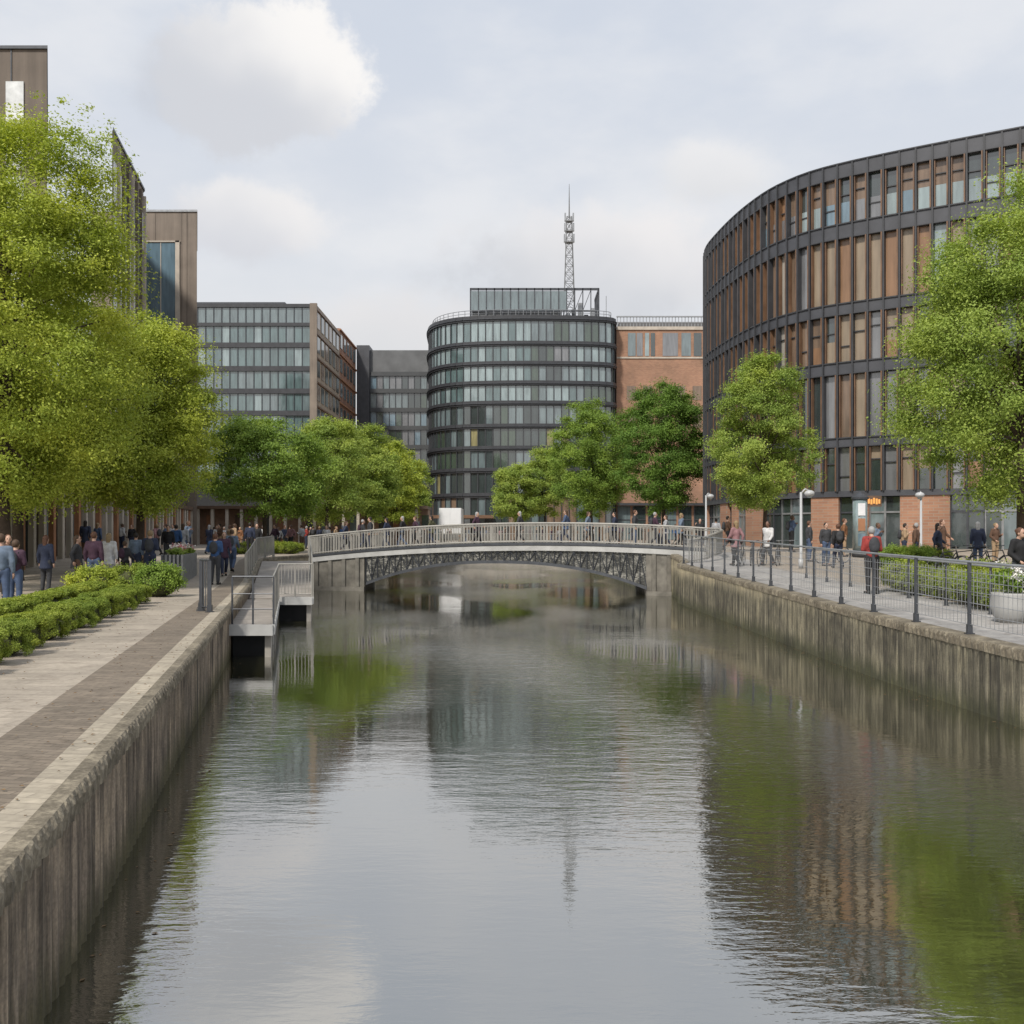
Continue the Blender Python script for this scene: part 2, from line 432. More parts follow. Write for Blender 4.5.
def sheet(name, mat, xa, xb, zf, dz=0., ylist=None, cols=1):
    m = MB()
    Y = ylist or ys
    for y0, y1 in zip(Y, Y[1:]):
        for k in range(cols):
            f0, f1 = k / cols, (k + 1) / cols
            A = lerp(xa(y0), xb(y0), f0); B = lerp(xa(y0), xb(y0), f1); C_ = lerp(xa(y1), xb(y1), f1); D = lerp(xa(y1), xb(y1), f0)
            m.quad((A, y0, zf(y0) + dz), (B, y0, zf(y0) + dz), (C_, y1, zf(y1) + dz), (D, y1, zf(y1) + dz))
    return struct(m.build(name, mat))
# one sheet: left bank, right bank and everything beyond the canal head, out to the horizon
g = MB()
for y0, y1 in zip(ys, ys[1:]):
    g.quad((-900, y0, zl(y0)), (xl(y0) - .10, y0, zl(y0)), (xl(y1) - .10, y1, zl(y1)), (-900, y1, zl(y1)))
    g.quad((xr(y0) + .10, y0, zr(y0)), (900, y0, zr(y0)), (900, y1, zr(y1)), (xr(y1) + .10, y1, zr(y1)))
g.quad((-900, 108, .8), (900, 108, .8), (900, 3500, .8), (-900, 3500, .8))
g.quad((-900, -900, 0), (900, -900, 0), (900, -40, 0), (-900, -40, 0))
struct(g.build('ground', 'ground_paving'))
ysn = [y for y in ys if y <= 47.5]
struct(sheet('path', 'paving_pale', lambda y: -3.75 - .2 * y, lambda y: -2.45 - .229 * y if y > -5 else -2.45 - .229 * y, zl, .004, ysn)) if False else None
sheet('path', 'paving_pale', lambda y: -3.72 - .203 * y, lambda y: xl(y) - 1.02, zl, .004, [y for y in ysn if y >= -4])
sheet('pavement', 'paving_dark', lambda y: xl(y) - 1.02, lambda y: xl(y) - .36, zl, .008, ysn)
sheet('pavement', 'paving_strip', lambda y: xl(y) - .36, lambda y: xl(y) - .14, zl, .012, ysn)
sheet('pavement', 'paving_quay', lambda y: xr(y) + .32, lambda y: xr(y) + 3.0, zr, .004, [y for y in ys if y <= 47.5])
# water and canal bed
w = MB(); w.quad((-30, -40, WZ), (30, -40, WZ), (30, 111, WZ), (-30, 111, WZ)); struct(w.build('water', 'canal_water'))
# quay walls with a rounded, slightly uneven coping
def quay(name, label, xf, zf, sgn, mat, Y):
    root = thing(name, (xf(Y[0]), Y[0], WZ), label, 'quay wall')
    rnd = random.Random(3)
    yy = []
    for a, b in zip(Y, Y[1:]):
        n = max(1, int((b - a) / (.045 if -6 < b <= (26 if sgn < 0 else 47) else (.35 if b < 50 else 2))))
        yy += [lerp(a, b, k / n) for k in range(n)]
    yy.append(Y[-1])
    def strip(prof, jit):
        m = MB(); n = len(prof(0))
        for y in yy:
            j = rnd.uniform(-jit, jit) * .6 + .013 * math.sin(y * 2 * PI / .17 + 1.5 * math.sin(y * 1.7))
            edge = .03 * math.sin(y * 2 * PI / .17 + .4) + rnd.uniform(-.012, .012)
            for (dx, z) in prof(y): m.v.append((xf(y) + sgn * (dx + j * (0 if z > zf(y) - .01 else 1)), y, z + (edge * .4 if zf(y) - .1 < z < zf(y) else 0)))
        for k in range(len(yy) - 1):
            for q in range(n - 1):
                a = k * n + q; fc = (a, a + 1, a + n + 1, a + n)
                m.f.append(fc if sgn < 0 else fc[::-1])
        return m
    strip(lambda y: [(0.02, WZ - 1.2), (0.02, WZ), (.02, zf(y) - .17), (.02, zf(y) - .15)], .008).build('wall_face', mat, root, True)
    strip(lambda y: [(.02, zf(y) - .15), (-.004, zf(y) - .145), (-.012, zf(y) - .035), (0, zf(y) - .006), (.02, zf(y) + .014), (.14 if sgn < 0 else .34, zf(y) + .016)], .008).build('coping', 'coping_stone', root, False)
quay('quay_wall', 'long stained concrete wall along the left towpath edge, nearest the viewer', xl, zl, -1, 'quay_wall_left', ys)
quay('quay_wall', 'ribbed mossy wall of the right quay below the wire railing', xr, zr, 1, 'quay_wall_right', ys)
e = MB(); e.box(-13, 9, 108, 109, WZ - 1, .83); tag(e.build('quay_wall', 'concrete', None, False, (-2, 108, WZ)), 'concrete wall closing the far end of the canal beyond the bridge', 'quay wall')

# ------------------------------------------------------------------ facade builder
def seg_normal(a, b):
    dx, dy = b[0] - a[0], b[1] - a[1]; l = math.hypot(dx, dy); return (dy / l, -dx / l)
def resample(pts, step):
    P = [Vector((x, y, 0)) for x, y in pts]; d = [0]
    for a, b in zip(P, P[1:]): d.append(d[-1] + (b - a).length)
    n = max(1, round(d[-1] / step)); out_ = []
    for k in range(n + 1):
        t = d[-1] * k / n
        for i in range(len(d) - 1):
            if t <= d[i + 1] + 1e-6:
                q = P[i].lerp(P[i + 1], (t - d[i]) / max(1e-6, d[i + 1] - d[i])); out_.append((q.x, q.y)); break
    return out_
def spline(pts, n=10):
    o = []
    P = [Vector((x, y, 0)) for x, y in pts]; P = [2 * P[0] - P[1]] + P + [2 * P[-1] - P[-2]]
    for i in range(1, len(P) - 2):
        for k in range(n):
            t = k / n; a, b, c_, d = P[i - 1:i + 3]
            q = .5 * ((2 * b) + (c_ - a) * t + (2 * a - 5 * b + 4 * c_ - d) * t * t + (3 * b - a - 3 * c_ + d) * t ** 3); o.append((q.x, q.y))
    o.append(pts[-1]); return o
def facade(root, cells, floors, bands, pick, mull=(.09, .12, 'charcoal_metal'), band=(.10, 'charcoal_metal'), pane_off=-.12, maxp=100, gap=.03, extra=None, vis=None, skip=None, top=0.):
    """cells: plan points, left to right as seen from outside; floors: window (z0,z1); bands: (z0,z1) spandrels"""
    panes = []; OUT = {}; MUL = []
    for z0, z1 in bands:
        bm = MB()
        for a, b in zip(cells, cells[1:]): bm.obox(a, b, seg_normal(a, b), -.25, band[0], z0, z1)
        bm.build('spandrel', band[1], root)
    for k, (a, b) in enumerate(zip(cells, cells[1:])):
        n = seg_normal(a, b)
        for fi, (z0, z1) in enumerate(floors):
            if skip and skip(k, fi): continue
            mid = ((a[0] + b[0]) / 2, (a[1] + b[1]) / 2)
            facing = -(n[0] * mid[0] + n[1] * mid[1]) / math.hypot(*mid)
            vw = (z1 - z0) * math.hypot(b[0] - a[0], b[1] - a[1]) * max(0.02, facing) / (mid[1] ** 2)
            if vis and not vis(mid): vw *= .01
            panes.append((vw, k, fi, a, b, n, z0, z1, pick(k, fi)))
    zt = max(z for _, z in floors); zb = min(z for z, _ in floors)
    wd, dp, mmat = mull
    for k, p in enumerate(cells):
        a = cells[max(0, k - 1)]; b = cells[min(len(cells) - 1, k + 1)]; n = seg_normal(a, b); t = (-n[1], n[0])
        mm = MB(); mm.obox((p[0] - t[0] * wd / 2, p[1] - t[1] * wd / 2), (p[0] + t[0] * wd / 2, p[1] + t[1] * wd / 2), n, -.22, dp, zb - .02, zt + .02 + top); MUL.append(mm.build('mullion', mmat, root))
    panes.sort(key=lambda q: -q[0])
    rest = {}
    for i, (vw, k, fi, a, b, n, z0, z1, mt) in enumerate(panes):
        L_ = math.hypot(b[0] - a[0], b[1] - a[1]); tx, ty = (b[0] - a[0]) / L_, (b[1] - a[1]) / L_
        a2 = (a[0] + tx * gap, a[1] + ty * gap); b2 = (b[0] - tx * gap, b[1] - ty * gap)
        if i < maxp: OUT[(k, fi)] = MB().obox(a2, b2, n, pane_off - .04, pane_off, z0 + .01, z1 - .01).build('window', mt, root)
        else: rest.setdefault(mt, MB()).obox(a2, b2, n, pane_off - .04, pane_off, z0 + .01, z1 - .01)
    if rest:
        me = MB(); names = sorted(rest); spans = []
        for q in names:
            o = len(me.v); f0 = len(me.f); me.v += rest[q].v; me.f += [tuple(i + o for i in f) for f in rest[q].f]; spans.append((f0, len(me.f)))
        ob = me.build('window', names[0], root); ob['kind'] = 'stuff'
        for q in names[1:]: ob.data.materials.append(M[q])
        for si, (f0, f1) in enumerate(spans):
            for j in range(f0, f1): ob.data.polygons[j].material_index = si
    return OUT, MUL
def core(root, poly, z0, z1, mat='dark_interior', name='wall'): return MB().prism(poly, z0, z1).build(name, mat, root)
def inset(cells, d):
    o = []
    for k, p in enumerate(cells):
        n = seg_normal(cells[max(0, k - 1)], cells[min(len(cells) - 1, k + 1)]); o.append((p[0] - n[0] * d, p[1] - n[1] * d))
    return o

# ---- curved charcoal building on the right
rnd = random.Random(11)
plan = [(26., 112), (20.0, 95), (16.4, 83), (14.75, 76), (14.7, 71.3), (15.4, 65.2), (16.7, 60.8), (19.4, 57.6), (26.9, 52.7), (36, 47.6), (46, 43.0)]
cellsH = resample(spline(plan), .86)
H = thing('office_building', (19, 60, .9), 'curved charcoal office building with orange brick ground floor on the right quay', 'building')
Fh = [(4.23, 6.76), (7.33, 10.96), (11.7, 14.4), (15.1, 18.8), (19.7, 22.3)]
Bh = [(3.9, 4.23), (6.76, 7.33), (10.96, 11.7), (14.4, 15.1), (18.8, 19.7), (22.3, 23.2)]
def pickH(k, fi):
    y = cellsH[k][1]; r = rnd.random()
    if y > 60.5:  # left part: warm pane colours stand in for reflections at an oblique angle
        return ['blind_orange', 'blind_tan', 'blind_orange', 'blind_brown', 'blind_tan', 'blind_cream'][min(5, int(r * 6.0))] if k % 2 or r < .3 else 'blind_brown'
    if fi == 4: return ['glass_dark', 'glass_dark', 'blind_brown', 'glass_mid', 'blind_brown'][int(r * 5)]
    if fi == 3: return ['blind_tan', 'glass_grey', 'glass_pale', 'blind_orange', 'glass_grey', 'blind_tan'][int(r * 6)]
    return ['blind_brown', 'blind_tan', 'glass_grey', 'blind_tan', 'glass_dark', 'glass_grey'][int(r * 6)]
visH = lambda m: abs(m[0] / m[1] - .35) < .17 and m[1] < 77
WH, MH = facade(H, cellsH, Fh, Bh, pickH, (.09, .22, 'charcoal_metal'), (.10, 'charcoal_panel'), -.14, 100, .06, vis=visH, top=.78)
# copper fins beside every mullion, lighter glimpsed on the return
sill = MB()
for k, p in enumerate(cellsH):
    a = cellsH[max(0, k - 1)]; b = cellsH[min(len(cellsH) - 1, k + 1)]; n = seg_normal(a, b); t = (-n[1], n[0]); cf = MB()
    q0 = (p[0] - t[0] * .15, p[1] - t[1] * .15); q1 = (p[0] - t[0] * .075, p[1] - t[1] * .075)
    s0 = (p[0] + t[0] * .075, p[1] + t[1] * .075); s1 = (p[0] + t[0] * .13, p[1] + t[1] * .13)
    for fi, (z0, z1) in enumerate(Fh):
        cf.obox(q0, q1, n, -.12, .19, z0, z1)
        if (k + fi) % 3: cf.obox(s0, s1, n, -.12, .10, z0, z1)
    cf.build('fin', 'copper_fin', MH[k])
    if k < len(cellsH) - 1:
        c2 = cellsH[k + 1]; n2 = seg_normal(p, c2)
        for fi, (z0, z1) in enumerate(Fh):
            if (k, fi) in WH and (fi == 4 or rnd.random() < .3):
                hh = (z1 - z0) * (.48 if fi == 4 else rnd.uniform(.3, .8))
                MB().obox((p[0] * .9 + c2[0] * .1, p[1] * .9 + c2[1] * .1), (p[0] * .1 + c2[0] * .9, p[1] * .1 + c2[1] * .9), n2, -.11, -.105, z0 + .03, z0 + hh).build('blind', rnd.choice(['glass_pale', 'glass_blue', 'glass_grey', 'glass_pale']) if fi == 4 else rnd.choice(['blind_tan', 'glass_grey', 'glass_dark', 'blind_orange']), WH[(k, fi)])  # thin panel giving the lower part of the window another tone
            h = (z1 - z0) * rnd.choice([.33, .62, .62, .7]) if fi in (0, 2, 4) else 0
            if h and (k, fi) in WH: MB().obox((p[0] * .93 + c2[0] * .07, p[1] * .93 + c2[1] * .07), (p[0] * .07 + c2[0] * .93, p[1] * .07 + c2[1] * .93), n2, -.138, -.05, z0 + h, z0 + h + .06).build('transom', 'charcoal_metal', WH[(k, fi)])
        for z0, z1 in Bh[1:]:
            sill.obox(p, c2, n2, .12, .17, z0, z0 + .05); sill.obox(p, c2, n2, .12, .17, z1 - .07, z1)
sill.build('ledge', 'charcoal_metal', H)
inn = inset(cellsH, .4)
core(H, inn + [(70, 80), (70, 120)], .8, 23.0); core(H, inset(cellsH, .15) + [(70, 80), (70, 120)], 23.05, 23.28, 'dark_roofline', 'roof')
# ground floor: brick piers, doors and shop glazing
k = 0; pat = [('b', 3), ('d', 2), ('g', 3), ('b', 2), ('d', 1), ('b', 1), ('g', 2)]; pi = 0
startk = 0
segs = []
while k < len(cellsH) - 1:
    ty, n_ = pat[pi % len(pat)]; pi += 1
    segs.append((ty, k, min(k + n_, len(cellsH) - 1))); k += n_
for ty, k0, k1 in segs:
    if ty == 'b':
        gb = MB()
        for k in range(k0, k1): gb.obox(cellsH[k], cellsH[k + 1], seg_normal(cellsH[k], cellsH[k + 1]), -.3, .02, .75, 3.9)
        gb.build('brick_pier', 'orange_brick', H)
    if ty != 'b' and cellsH[k0][1] < 80:
        for k in range(k0, k1):
            a, b = cellsH[k], cellsH[k + 1]; n = seg_normal(a, b)
            w_ = MB().obox(a, b, n, -.30, -.26, .95 if ty == 'g' else .8, 3.86)
            pn = w_.build('shop_window' if ty == 'g' else 'door', 'glass_dark' if (ty == 'd' or k % 2) else 'glass_mid', H)
            t = ((b[0] - a[0]), (b[1] - a[1])); fr = MB()
            for f0, f1 in ((0, .07), (.93, 1)):
                fr.obox((a[0] + t[0] * f0, a[1] + t[1] * f0), (a[0] + t[0] * f1, a[1] + t[1] * f1), n, -.255, -.18, .8, 3.88)
            fr.obox(a, b, n, -.252, -.20, 2.95, 3.05); fr.build('frame', 'steel_dark' if ty == 'd' else 'steel_pale', pn)

# ---- central curved glass building
def zpx(py, d): return (535 - py) * d / 1000 + EYE
planF = [(-15.2, 186), (-14.6, 176), (-13.2, 170.8), (-10.2, 167.2), (-6, 165.4), (2, 164.6), (12, 165.2), (16.2, 166.4), (17.3, 169), (17.6, 184)]
F = thing('office_tower', (2, 172, .8), 'rounded dark glass office block with rooftop plant box behind the bridge', 'building')
cF = resample(spline(planF), 1.25)
by = [318.5, 343.5, 363.5, 383, 403, 426, 448, 470, 495]
bandsF = [(zpx(y, 165) - .45, zpx(y, 165) + (.35 if i else .45)) for i, y in enumerate(by)]
floorsF = [(bandsF[i + 1][1], bandsF[i][0]) for i in range(8)] + [(.9, bandsF[8][0])]
rF = random.Random(5)
def pickF(k, fi):  # pane colours by region stand in for reflected pale sky and green trees
    p = cF[k]; x = p[0]; r = rF.random()
    if fi == 8: return ['glass_dark', 'blind_brown', 'glass_dark', 'glass_mid'][int(r * 4)]
    if x < 2 and fi < 4: return ['glass_pale', 'glass_teal', 'glass_pale', 'glass_teal', 'glass_yellowish' if fi > 1 and x > -4 else 'glass_pale'][int(r * 5)]
    if x > 9 and fi < 4: return ['glass_teal', 'glass_pale', 'glass_mid', 'glass_green'][int(r * 4)]
    if fi < 4: return ['glass_green', 'glass_mid', 'glass_dark', 'glass_grey', 'glass_green'][int(r * 5)] if fi != 3 or x < 5 else ['glass_pale', 'glass_mid'][int(r * 2)]
    if fi == 4: return ['glass_green', 'glass_mid', 'glass_dark', 'glass_mid'][int(r * 4)]
    return ['glass_dark', 'glass_green', 'glass_dark', 'glass_mid', 'glass_yellowish'][int(r * 4.15)]
facade(F, cF, floorsF, bandsF, pickF, (.13, .10, 'charcoal_metal'), (.25, 'charcoal_metal'), -.1, 100, .05, vis=lambda m: m[1] < 176)
core(F, inset(cF, .4), .8, bandsF[0][1] - .05); core(F, inset(cF, .3), bandsF[0][1] - .04, bandsF[0][1] + .05, 'roof_grey', 'roof')
lg = MB()
for a, b in zip(cF, cF[1:]):
    n = seg_normal(a, b)
    for z0, z1 in bandsF: lg.obox(a, b, n, .25, .42, z0 + .28, z0 + .40)
lg.build('ledge', 'steel_dark', F)
rr = MB(); ri = inset(cF, .6)
zt = bandsF[0][1]
for a, b in zip(ri, ri[1:]): rr.tube([(a[0], a[1], zt + 1.1), (b[0], b[1], zt + 1.1)], .05, 4); rr.tube([(a[0], a[1], zt + .6), (b[0], b[1], zt + .6)], .04, 4); rr.tube([(a[0], a[1], zt), (a[0], a[1], zt + 1.1)], .05, 4)
rr.build('roof_railing', 'steel_pale', F)
# rooftop plant box
z0p, z1p = zt, zpx(288, 168)
pc = resample([(-7.0, 176), (-7.0, 168)], 2.) + resample([(-7.0, 168), (14.6, 168)], 1.35)[1:] + resample([(14.6, 168), (14.6, 176)], 2.)[1:]
ph = MB(); ph.box(-6.7, 8.4, 168.3, 175.8, zt + .05, z1p - .45); ph.build('plant_room', 'roof_grey', F)
pg = MB(); fr = MB()
for a, b in zip(pc, pc[1:]):
    n = seg_normal(a, b)
    if a[0] < 8.4: pg.obox(a, b, n, -.1, -.04, z0p + 1.6, z1p - .5)
    fr.obox(a, b, n, -.12, .08, z1p - .38, z1p); fr.obox(a, b, n, -.12, .06, z0p + 1.35, z0p + 1.55)
for p in pc: fr.box(p[0] - .08, p[0] + .08, p[1] - .08, p[1] + .08, z0p, z1p - .02)
for p, q in zip(pc, pc[1:]):
    if p[0] > 8.3 and q[0] <= 14.6: fr.tube([(p[0], p[1], z0p + 1.5), (q[0], q[1], z1p - .3)], .05, 4)
pg.build('screen', 'glass_mid', F); fr.build('plant_frame', 'steel_dark', F)
for i in range(5):
    x = 9.2 + i * 1.05; MB().box(x, x + .7, 170 + (i % 2), 172, zt + .05, zt + 1.5 + (i * 37 % 3) * .9).build('vent_unit', 'steel_dark' if i % 2 else 'steel_pale', F)
cv = MB(); cv.box(-13, -3, 160.6, 165.2, 4.4, 4.9); cv.build('entrance_canopy', 'copper_fin', F)
# lattice mast
mz0 = zt; T = thing('radio_mast', (9.9, 173, mz0), 'slender steel lattice radio mast rising above the central glass block', 'mast')
zt2 = zpx(217, 173); lat = MB(); legs = []
def mw(z): return lerp(1.0, .42, (z - mz0) / (zt2 - mz0))
for sx, sy in ((-1, -1), (1, -1), (1, 1), (-1, 1)):
    MB().tube([(9.9 + sx * mw(mz0), 173 + sy * mw(mz0), mz0), (9.9 + sx * mw(zt2), 173 + sy * mw(zt2), zt2)], .075, 6).build('leg', 'mast_steel', T)
zz = mz0; lv = []
while zz < zt2: lv.append(zz); zz += 1.5
lv.append(zt2)
C4 = [(-1, -1), (1, -1), (1, 1), (-1, 1)]
for a, b in zip(lv, lv[1:]):
    for i in range(4):
        p, q = C4[i], C4[(i + 1) % 4]
        lat.tube([(9.9 + p[0] * mw(a), 173 + p[1] * mw(a), a), (9.9 + q[0] * mw(b), 173 + q[1] * mw(b), b)], .038, 4)
        lat.tube([(9.9 + q[0] * mw(a), 173 + q[1] * mw(a), a), (9.9 + p[0] * mw(b), 173 + p[1] * mw(b), b)], .038, 4)
        lat.tube([(9.9 + p[0] * mw(b), 173 + p[1] * mw(b), b), (9.9 + q[0] * mw(b), 173 + q[1] * mw(b), b)], .038, 4)
lat.build('bracing', 'mast_steel', T)
MB().tube([(9.9, 173, zt2 - .2), (9.9, 173, zpx(200, 173)), (9.9, 173, zpx(184, 173))], [.13, .09, .04], 8).build('antenna', 'mast_steel', T)
for i, z in enumerate((zpx(222, 173), zpx(232, 173), zpx(243, 173))):
    pl = MB(); pl.box(9.9 - mw(z) - .15, 9.9 + mw(z) + .15, 173 - mw(z) - .15, 173 + mw(z) + .15, z, z + .12); pl.build('platform', 'mast_steel', T)
    for s in (-1, 1): MB().box(9.9 + s * (mw(z) + .25) - .12, 9.9 + s * (mw(z) + .25) + .12, 172.7, 173.3, z + .15, z + 1.5).build('aerial_panel', 'steel_pale', T)
# roof poles
Tp = MB(); Tp.tube([(16.2, 172, zt), (16.2, 172, zpx(296, 172))], .06, 6); tag(Tp.build('flagpole', 'steel_pale', None, False, (16.2, 172, zt)), 'thin bare pole at the right corner of the glass block roof', 'pole')

# ---- glass block on the left with cream side
D = thing('glass_office', (-40, 158, .8), 'wide teal glass office block with cream side wall beyond the left trees', 'building')
cD = resample([(-52, 150), (-30.3, 150)], 1.18)
bD = [(zpx(324.5, 150) - .25, zpx(324.5, 150) + .25)] + [(zpx(y, 150) - .4, zpx(y, 150) + .35) for y in (345, 368.5, 391, 413, 436, 458, 480)]
tD = (zpx(304, 150) - .5, zpx(304, 150))
fD = [(bD[0][1], tD[0])] + [(bD[i + 1][1], bD[i][0]) for i in range(7)]
rD = random.Random(8)
facade(D, cD, fD, [tD] + bD, lambda k, fi: 'glass_mid' if fi == 0 else ['glass_teal', 'glass_teal', 'glass_mid', 'glass_teal', 'glass_pale', 'glass_teal'][int(rD.random() * 6)], (.08, .08, 'steel_dark'), (.18, 'charcoal_metal'), -.1, 80, .04, vis=lambda m: m[0] / m[1] > -.32)
core(D, [(-52, 150.4), (-30.3, 150.4), (-30.3, 170), (-52, 170)], .8, tD[1] - .05)
MB().box(-30.3, -29.25, 149.8, 150.3, .8, tD[1] + .1).build('corner_pier', 'brown_concrete', D)
cDs = [(-29.3, 150.35), (-29.3, 153.6), (-29.3, 157), (-29.3, 160.5), (-29.3, 164), (-29.3, 167.5), (-29.3, 171)]
wl = MB(); wl.box(-30.2, -29.5, 150.32, 171, .8, tD[1] + .1); wl.build('side_wall', 'cream_wall', D)
hz = [(zpx(y, 152) - .0) for y in (310, 334, 358, 382, 406, 430)]
for i in range(6):
    for j in range(5):
        y0 = 151.2 + i * 3.3
        MB().box(-29.49, -29.42, y0, y0 + 2.1, hz[j] - 2.9, hz[j] - .5).build('side_window', 'glass_dark' if (i + j) % 3 else 'blind_brown', D)
for j in range(5): MB().box(-29.48, -29.25, 150.35, 171, hz[j] - .35, hz[j] - .1).build('ledge', 'copper_fin', D)
MB().box(-50, -34.5, 152, 162, tD[1] + .02, tD[1] + .75).build('roof', 'steel_dark', D)
MB().box(-52, -30.4, 150.5, 170, tD[1] - .04, tD[1] + .03).build('roof_deck', 'roof_grey', D)

# ---- red brick infill behind, then dark grey block
Bk = thing('brick_building', (-28, 182, .8), 'narrow red brick building squeezed between cream wall and dark glass block', 'building')
tb = zpx(338, 180)
MB().box(-40, -29.6, 171.4, 189.5, .8, tb).build('wall', 'red_brick', Bk)
for i in range(5):
    for j in range(6):
        y0 = 172.3 + i * 3.5; MB().box(-29.62, -29.5, y0, y0 + 1.8, tb - 3.2 - j * 4.2, tb - .9 - j * 4.2).build('window', 'glass_dark' if (i * j) % 2 else 'glass_mid', Bk)
for j in range(6): MB().box(-29.6, -29.35, 171.4, 189.5, tb - .3 - j * 4.2, tb - .05 - j * 4.2).build('cornice', 'terracotta', Bk)
E = thing('glass_office', (-22, 196, .8), 'lower dark glass block with plain grey top storey left of the rounded block', 'building')
MB().box(-29.4, -27.0, 189.2, 210, .8, zpx(346, 190)).build('stair_tower', 'charcoal_panel', E)
cE = resample([(-26.9, 190), (-15, 190)], 1.2)
bE = [(zpx(y, 190) - .4, zpx(y, 190) + .4) for y in (374, 391, 410, 428, 447, 466, 485)]
fE = [(bE[i + 1][1], bE[i][0]) for i in range(6)]
rE = random.Random(4)
facade(E, cE, fE, bE, lambda k, fi: ['glass_mid', 'glass_blue', 'glass_dark', 'glass_green', 'glass_grey'][int(rE.random() * 5)], (.12, .08, 'steel_dark'), (.25, 'dark_roofline'), -.1, 60, .04)
core(E, [(-27, 190.4), (-15, 190.4), (-15, 210), (-27, 210)], .8, zpx(366, 190), 'charcoal_panel')
MB().box(-27, -15, 190.2, 210, bE[0][1] + .02, zpx(350, 190)).build('top_storey', 'roof_grey', E)
# ---- brick building right of the tower
G = thing('brick_building', (26, 176, .8), 'orange brick building with top row of windows and roof screen right of the glass tower', 'building')
tg = zpx(327, 170)
MB().box(17.75, 45, 170, 190, .8, tg).build('wall', 'orange_brick', G)
sc = MB(); x = 17.9
while x < 34: sc.box(x, x + .12, 170.4, 170.5, tg, tg + 1.9); x += .55
sc.box(17.8, 34, 170.3, 170.55, tg + 1.75, tg + 1.95); sc.box(17.8, 34, 170.3, 170.55, tg + .8, tg + .95); sc.build('roof_screen', 'steel_pale', G)
MB().box(18.5, 34, 173, 180, tg, tg + 1.5).build('plant_room', 'roof_grey', G)
MB().box(17.75, 34, 169.8, 170, tg - .5, tg + .05).build('parapet', 'pale_pier', G)
xs = [(19.7, 21.0, 'glass_mid'), (21.2, 22.2, 'glass_grey'), (22.6, 23.3, 'glass_pale'), (23.6, 24.3, 'glass_dark'), (25.6, 28.2, 'glass_grey'), (28.8, 30.4, 'glass_mid'), (30.9, 32.2, 'glass_dark')]
for a, b, mt in xs: MB().box(a, b, 169.93, 169.98, zpx(356, 170), zpx(333, 170)).build('window', mt, G)
MB().box(17.8, 34, 169.85, 170.0, zpx(358.6, 170), zpx(357, 170)).build('sill', 'pale_pier', G)
for j in range(2):
    for i in range(5): MB().box(19.5 + i * 2.8, 21 + i * 2.8, 169.93, 169.98, zpx(400 + j * 28, 170), zpx(386 + j * 28, 170)).build('window', 'blind_brown', G)

for i in range(9):
    x0 = 17.9 + i * 2.6; wn = MB().box(x0, x0 + 2.2, 169.9, 169.97, .9, 6.6).build('shop_window', 'glass_dark' if i % 3 else 'glass_mid', G)
    fr = MB(); fr.box(x0, x0 + .12, 169.82, 169.9, .9, 6.6); fr.box(x0 + .12, x0 + 2.2, 169.82, 169.9, 4.2, 4.35); fr.build('frame', 'steel_dark', wn)
MB().box(17.8, 43, 168.6, 169.8, 6.7, 7.1).build('canopy', 'charcoal_metal', G)

# ---- left brown concrete buildings
A = thing('concrete_building', (-30, 48, 0), 'brown concrete block with a tall white curtained window at the far left edge', 'building')
ta = zpx(49.5, 45)
MB().prism([(-46, 45), (-20.93, 45), (-25.1, 54), (-50, 54)], 0, ta).build('wall', 'brown_concrete_dark', A)
MB().prism([(-46, 44.9), (-20.85, 44.9), (-25.1, 54.1), (-50, 54.1)], ta, ta + .14).build('parapet', 'steel_dark', A)
for j in range(4):
    MB().box(-22.75, -21.95, 44.93, 44.98, zpx(170 + j * 95, 45), zpx(82 + j * 95, 45)).build('window', 'curtain_white', A)
for x in (-22.55, -25.4, -28): MB().box(x, x + .05, 44.96, 45, 6, ta).build('panel_joint', 'steel_dark', A)
for i in range(4): MB().box(-27 - i * 2.5, -25.6 - i * 2.5, 44.93, 44.98, 12, 18).build('window', 'glass_grey', A)
# receding block B
B = thing('concrete_building', (-31, 77, 0), 'brown concrete block with rows of pale curtained windows rising behind the near left tree', 'building')
tB = 31.3
def lx(y): return -15.1 - .193 * y
MB().prism([(lx(73), 73), (lx(86), 86), (-38, 95)], 0, tB).build('wall', 'brown_concrete', B)
MB().prism([(lx(73) + .1, 72.9), (lx(86) + .1, 86.1), (-38, 95.1)], tB, tB + .2).build('parapet', 'steel_dark', B)
nB = seg_normal((lx(86), 86), (lx(69), 69)); nB = (-nB[0], -nB[1]) if nB[0] < 0 else nB
rB = random.Random(2)
for i in range(7):
    y0 = 73.3 + i * 1.85
    a, b = (lx(y0), y0), (lx(y0 + 1.15), y0 + 1.15)
    for j in range(7):
        zb = tB - 5.2 - j * 4.0
        MB().obox(a, b, nB, .01, .06, zb, zb + 3.1).build('window', rB.choice(['curtain_white', 'curtain_white', 'glass_pale', 'glass_mid']), B)
    MB().obox((lx(y0 + 1.45), y0 + 1.45), (lx(y0 + 1.7), y0 + 1.7), nB, .01, .22, 1, tB - .5).build('pilaster', 'pale_pier' if i % 3 == 0 else 'brown_concrete_dark', B)
